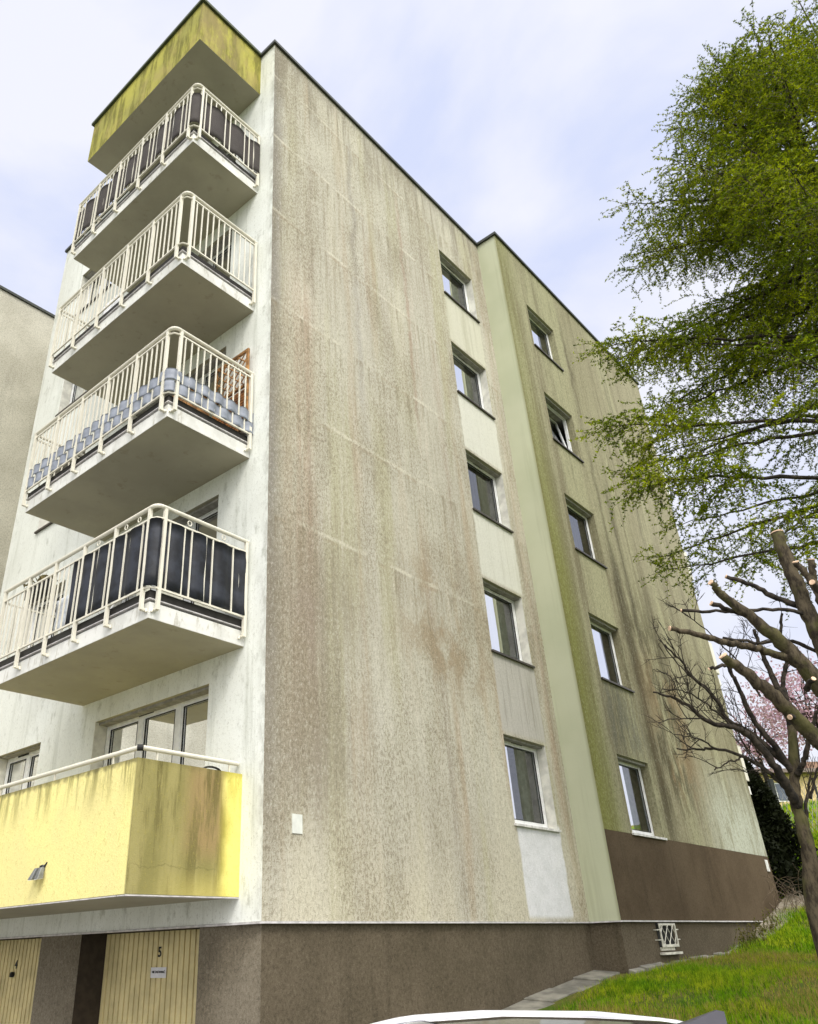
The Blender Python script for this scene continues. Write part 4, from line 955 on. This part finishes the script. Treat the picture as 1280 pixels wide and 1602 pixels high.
blimb([(1118, 1171), (1100, 1160), (1080, 1152), (1055, 1149)], .012, .005, 9.5, 9.3, 4, .3)
blimb([(1110, 1130), (1099, 1124), (1070, 1124), (1041, 1127)], .012, .005, 9.3, 9.1, 4, .3)
blimb([(1148, 1138), (1118, 1112), (1095, 1095), (1069, 1080), (1036, 1078)], .014, .006, 9.6, 9.1, 6, .35)
blimb([(1057, 1080), (1055, 1070), (1049, 1060), (1036, 1052), (1022, 1047)], .008, .004, 9.2, 9.1, 2, .25)
blimb([(1115, 1086), (1085, 1062), (1060, 1038), (1030, 1000)], .012, .006, 9.3, 9.0, 6, .35)
blimb([(1190, 1090), (1170, 1060), (1150, 1030), (1105, 985), (1075, 962)], .014, .005, 9.9, 9.5, 8, .4)
blimb([(1270, 1345), (1262, 1290), (1262, 1250), (1268, 1215)], .03, .012, 10, 10, 4, .5)
blimb([(1268, 1250), (1275, 1215), (1284, 1190)], .02, .008, 10.4, 10.4, 4, .5)
btw.build('twigs', M['bark'], BT)

# blossoming tree behind
def crown(c, rad, n, size, seed, flat=1., shape=None):
    r_ = np.random.default_rng(seed); K = 26; cc = r_.normal(0, 1, (K, 3)); cc /= np.linalg.norm(cc, axis=1)[:, None]; cc *= r_.uniform(.35, .85, (K, 1))
    idx = r_.integers(0, K, n); p = cc[idx]+r_.normal(0, .17, (n, 3)); p *= np.array(rad); p = p+np.array(c)
    d = r_.normal(0, 1, (n, 3)); d /= np.linalg.norm(d, axis=1)[:, None]; e_ = np.cross(d, r_.normal(0, 1, (n, 3))); e_ /= np.linalg.norm(e_, axis=1)[:, None]; fch = np.cross(d, e_); s = size*r_.uniform(.6, 1.3, (n, 1))
    v = np.stack([p-e_*s*.5, p+fch*s*.45, p+e_*s*.5, p-fch*s*.45], 1).reshape(-1, 3); return v, np.arange(4*n).reshape(-1, 4), cc*np.array(rad)+np.array(c)
for (u, vpx, d, rad, n, seed, lab) in ((1262, 1105, 27, (2.0, 2.0, 1.7), 3600, 3, 'pink blossoming tree behind the bare branches at the right edge'), (1180, 1158, 31, (2.1, 2.1, 1.2), 2300, 5, 'thinner pink blossoming tree between the building and the bare trunk')):
    c = P(u, vpx, d); gz = float(T(c.x, c.y)); t = thing('blossom_tree', lab, 'tree', (c.x, c.y, gz), 'pink blossoming trees behind the building'); v, f, cc = crown(c, rad, n, .085, seed)
    mesh('blossom', v, f, leafmat('pink_blossom', ((.52, .34, .45), (.60, .42, .52), (.36, .22, .31)), 1.5, .3), t)
    mb = MB(); limb(mb, [(c.x, c.y, gz-.2), (c.x+.1, c.y, (gz+c.z)/2), tuple(c)], .12, .06, 8, .01)
    for q_ in cc: limb(mb, [tuple(c-Vector((0, 0, rad[2]*.5))), tuple((Vector(q_)+c)/2), tuple(q_)], .035, .008, 5, .02, 3)
    mb.build('trunk', M['bark'], t, smooth=True)

# dark yew-like conical shrub beside the building
c = P(1205, 1395, 24); gz = float(T(c.x, c.y)); cx, cy = c.x+.2, c.y
SH = thing('conical_shrub', 'dark dense evergreen shrub tapering beside the far corner of the building', 'shrub', (cx, cy, gz))
n = 26000; r_ = np.random.default_rng(9); hgt = 3.4; t = r_.random(n)**.8; a = r_.uniform(0, 6.283, n); rr = (1-t**1.6)*1.25*(.8+.2*np.sin(a*5+t*9))*(r_.random(n)**.35)+.12
p = np.stack([cx+rr*np.cos(a), cy+rr*np.sin(a), gz+t*hgt], 1); v = tufts(p, 1, .12, .035)
mesh('foliage', v, np.arange(len(v)).reshape(-1, 3), leafmat('dark_evergreen', ((.008, .011, .004), (.014, .018, .006), (.006, .008, .003)), 2, .15), SH)
mb = MB(); mb.tube([(cx, cy, gz-.1), (cx, cy, gz+hgt*.9)], [.09, .02], 8); mb.build('trunk', M['bark'], SH)
dt_ = MB(); c2 = P(1222, 1372, 22.5); gz2 = float(T(c2.x, c2.y))
for i in range(60):
    b = np.array([c2.x+rng.normal(0, .35), c2.y+rng.normal(0, .45), gz2]); w = [b]; d = np.array([rng.normal(0, .3), rng.normal(0, .3), 1.])
    for k_ in range(7): d = d+rng.normal(0, .25, 3)+np.array([0, 0, -.16*k_*.4]); d /= np.linalg.norm(d); w.append(w[-1]+d*.17)
    dt_.tube([Vector(x) for x in w], [.007*(1-.1*k_) for k_ in range(8)], 3, False)
tag(dt_.build('dead_shrub', simple('dry_stems', (.16, .12, .08), .9, var=.3)), 'leafless grey brown shrub in front of the dark evergreen', 'shrub')
# ivy / ground weeds by the plinth end
wb = MB(); wd_ = []
for i in range(46):
    x = rng.uniform(11.6, 14.6); y = -D-.10-rng.random()*.25; z0 = float(T(x, y)); h = rng.uniform(.12, .55); b = np.array([x, y, z0-.03]); d = np.array([rng.normal(0, .12), rng.normal(0, .12), 1.]); w = [b]
    for k_ in range(5): d = d+rng.normal(0, .1, 3); d /= np.linalg.norm(d); w.append(w[-1]+d*h/5); wd_.append(w[-1]); wd_.append(w[-1]-d*h*.08)
    wb.tube([Vector(q_) for q_ in w], [.006*(1-.12*k_) for k_ in range(6)], 3, False)
tag(wb.build('dead_stems', simple('weed_stems', (.10, .085, .04), .9, var=.3)), kind='stuff')
v = tufts(np.array(wd_), 3, .05, .012); tag(mesh('weeds', v, np.arange(len(v)).reshape(-1, 3), leafmat('weed_leaves', ((.09, .12, .02), (.13, .13, .03), (.16, .13, .05)), 4)), kind='stuff')

# yellow house far behind
hc = P(1206, 1232, 40); gz = float(T(hc.x, hc.y)); HY = thing('yellow_house', 'distant low yellow house behind the fence', 'house', (hc.x, hc.y, gz))
hp = [P(1165, 1208, 40), P(1340, 1197, 43)]; ax = (hp[1]-hp[0]); ax.z = 0; Lh = ax.length; ax.normalize(); ny_ = Vector((ax.y, -ax.x, 0)); 
if ny_.dot(CAM-hc) < 0: ny_ = -ny_
fh = Fr((hp[0].x, hp[0].y), (ax.x, ax.y), (ny_.x, ny_.y)); zt = hp[0].z-.1
hw = [(1.2+2.6*i, 2.0+2.6*i, zt-1.15, zt-.35) for i in range(3)]
wall(fh, -3, Lh, gz-1, zt, hw).quad(fh.p(-3, 0, gz-1), fh.p(-3, 6, gz-1), fh.p(-3, 6, zt), fh.p(-3, 0, zt)).build('wall', simple('yellow_house_paint', (.64, .50, .25), .9), HY)
mb = MB(); mb.hexa([fh.p(-3.3, -.4, zt), fh.p(Lh+.3, -.4, zt), fh.p(Lh+.3, 6.4, zt+.2), fh.p(-3.3, 6.4, zt+.2), fh.p(-3.3, -.4, zt+.16), fh.p(Lh+.3, -.4, zt+.16), fh.p(Lh+.3, 6.4, zt+.4), fh.p(-3.3, 6.4, zt+.4)]); rf = mb.build('roof', simple('grey_brown_roof', (.20, .16, .14), .8), HY)
mb = MB(); fh.box(mb, Lh-1.6, Lh+1, 1, 4, zt+.4, zt+.7); mb.build('dormer', simple('brown_tile', (.30, .19, .13), .8), HY)
mb = MB(); fh.box(mb, -3, Lh, -.02, -.003, gz-.5, zt-1.35); mb.build('lower_band', simple('pale_render', (.62, .56, .46), .9), HY)
for a, b, z0, z1 in hw:
    mb = MB(); fh.box(mb, a, b, .05, .1, z0, z1); w = mb.build('window', M['pvc'], HY); mb = MB(); fh.box(mb, a+.06, b-.06, .03, .045, z0+.06, z1-.06); mb.build('pane', simple('dark_glass', (.10, .12, .16), .15), w)
# chain link fence in front of the house
FE = None; fa, fb_ = P(1176, 1262, 30), P(1340, 1250, 34)
d = fb_-fa; d.z = 0; L = d.length; d.normalize(); gz = float(T(fa.x, fa.y)); FE = thing('wire_fence', 'thin wire mesh fence on posts in front of the yellow house', 'fence', (fa.x, fa.y, gz))
mb = MB(); dk = simple('dark_fence_metal', (.03, .035, .03), .6); s = 0.; zt_ = 1.5
while s < L:
    a = fa+d*s; za = float(T(a.x, a.y)); mb.tube([(a.x, a.y, za), (a.x+d.x*.7, a.y+d.y*.7, za+zt_)], .008, 3); b = fa+d*(s+.7); mb.tube([(b.x, b.y, za), (a.x, a.y, za+zt_)], .008, 3); s += .22
mb.build('mesh_panel', simple('grey_wire', (.25, .25, .24), .6), FE)
for s in (.6, 3.2, 5.8):
    a = fa+d*s; za = float(T(a.x, a.y)); mb = MB(); mb.tube([(a.x, a.y, za-.1), (a.x+.02, a.y, za+1.55)], .04, 8); mb.build('post', dk, FE)
pp = P(1217, 1270, 26); pz = float(T(pp.x, pp.y)); pt = P(1205, 1219, 26)
tag(MB().tube([(pp.x, pp.y, pz-.2), (pt.x, pt.y, pt.z)], .075, 8).build('leaning_post', dk), 'dark leaning post in front of the yellow house', 'post')

# ------------------------------------------------------------------ parked car (only its roof rises into view)
car_c = P(856, 1600, 4.35); hd_ = math.atan2(car_c.x-CAM.x, car_c.y-CAM.y); cz = -2.0
CARO = thing('parked_car', 'silver car with pale roof rail and shark fin aerial in front of the building', 'car', (car_c.x, car_c.y, cz))
fwd = Vector((math.sin(hd_-R(108)), math.cos(hd_-R(108)), 0)); lat = Vector((-fwd.y, fwd.x, 0))
cc0 = Vector((car_c.x, car_c.y, cz))+fwd*.75
def CP(a, b, z): q_ = cc0+fwd*a+lat*b; return (q_.x, q_.y, cz+z)
paint = simple('silver_car_paint', (.42, .42, .45), .3, .7, var=.05, spec=.6); cgl = simple('car_glass', (.015, .017, .02), .06, .0, spec=.9)
RT = 1.440
def loft(secs, name, mat, par=CARO, closed=True):
    v = []; f = []; n = len(secs[0])
    for s_ in secs: v += [CP(*p_) for p_ in s_]
    for i in range(len(secs)-1):
        for j in range(n if closed else n-1): f.append((i*n+j, i*n+(j+1) % n, (i+1)*n+(j+1) % n, (i+1)*n+j))
    if closed: f.append(tuple(range(n))); f.append(tuple((len(secs)-1)*n+j for j in range(n-1, -1, -1)))
    return mesh(name, v, f, mat, par, smooth=True)
def bsec(a):
    hood = float(np.interp(a, [-2.3, -2.2, -1.9, .8, 1.0, 1.9, 2.2, 2.3], [.75, .92, .98, .98, .96, .84, .70, .55])); w = float(np.interp(a, [-2.3, -2.1, -1.5, 1.5, 2.1, 2.3], [.70, .84, .90, .90, .82, .62]))
    return [(a, w*math.copysign(abs(math.cos(t))**.5, math.cos(t)), (hood+.28)/2+(hood-.28)/2*math.copysign(abs(math.sin(t))**.45, math.sin(t))) for t in [2*math.pi*(j+.5)/24 for j in range(24)]]
loft([bsec(a) for a in (-2.3, -2.2, -2.0, -1.5, -1, -.5, 0, .5, .8, 1.0, 1.3, 1.7, 2.0, 2.2, 2.3)], 'body', paint)
def roofz(a): return float(np.interp(a, [-2.1, -1.75, -1.2, -.6, -.2, .1, .35, 1.2], [.98, 1.333, 1.398, RT-.018, RT-.028, 1.365, 1.283, .90]))
def gsec(a, t0=.9):
    rz_ = roofz(a); wb, wt = .80, .60; pts = []
    for j in range(17):
        s = j/16*2-1; w = wt+(wb-wt)*max(0, (abs(s)-.62)/.38); 
        if abs(s) <= .62: pts.append((a, wt*s/.62, rz_-.028*(s/.62)**2-.0))
        else: k_ = (abs(s)-.62)/.38; pts.append((a, math.copysign(wt+(wb-wt)*k_, s), (rz_-.028)+(t0-(rz_-.028))*k_**1.15))
    return pts
loft([gsec(a) for a in (-2.1, -1.95, -1.75, -1.5, -1.2, -.8, -.4, 0, .3, .55, .8, 1.1, 1.35)], 'greenhouse', cgl, closed=False)
v = []; f = []; As = [-1.8, -1.6, -1.3, -1.0, -.6, -.2, 0., .1, .18]
for a in As:
    for b in np.linspace(-.61, .61, 13): v.append(CP(a, b, roofz(a)-.028*(b/.6)**2+.012))
for i in range(len(As)-1):
    for j in range(12): k_ = i*13+j; f.append((k_, k_+1, k_+14, k_+13))
rf = mesh('roof', v, f, paint, CARO, smooth=True)
rm = simple('silver_rail', (.72, .72, .74), .3, .4, var=.03)
for sgn in (-1, 1):
    mb = MB(); pts = [CP(a, sgn*.55, roofz(a)-.011+.014*min(1, (a+1.72)/.12)*min(1, (.12-a)/.12)) for a in np.linspace(-1.7, .10, 22)]
    mb.tube([Vector(p_) for p_ in pts], .016, 8, flat=(1., 1.)); o = mb.build('roof_rail', rm, CARO, smooth=True)
v = []; f = []; As2 = [-1.35, -1.0, -.6, -.25]
for a in As2:
    for b in np.linspace(-.42, .42, 9): v.append(CP(a, b, roofz(a)-.028*(b/.6)**2+.016))
for i in range(len(As2)-1):
    for j in range(8): k_ = i*9+j; f.append((k_, k_+1, k_+10, k_+9))
mesh('sunroof', v, f, cgl, CARO, smooth=True)
# shark fin
v = []; f = []; fx = [(-1.62, .03), (-1.655, .125), (-1.60, .125), (-1.52, .085), (-1.42, .035), (-1.34, .0)]
fl = [(-1.585, 0.), (-1.595, .07), (-1.56, .073), (-1.49, .046), (-1.42, .018), (-1.36, 0.)]
for sgn in (-1, 1):
    for a, h_ in fl: v.append(CP(a, sgn*(.028-.30*h_), roofz(a)+.012+h_))
f = [tuple(range(6)), tuple(range(11, 5, -1))]+[(i, (i+1) % 6, 6+(i+1) % 6, 6+i) for i in range(6)]
mesh('aerial_fin', v, f, simple('grey_fin_plastic', (.05, .048, .06), .35, var=.05), CARO)
for a in (-1.4, 1.4):
    for sgn in (-1, 1):
        mb = MB(); mb.tube([CP(a, sgn*.72, .32), CP(a, sgn*.92, .32)], .32, 28); w = mb.build('wheel', M['rubber'], CARO); mb = MB(); mb.tube([CP(a, sgn*.915, .32), CP(a, sgn*.93, .32)], .2, 24); mb.build('rim', rm, w)
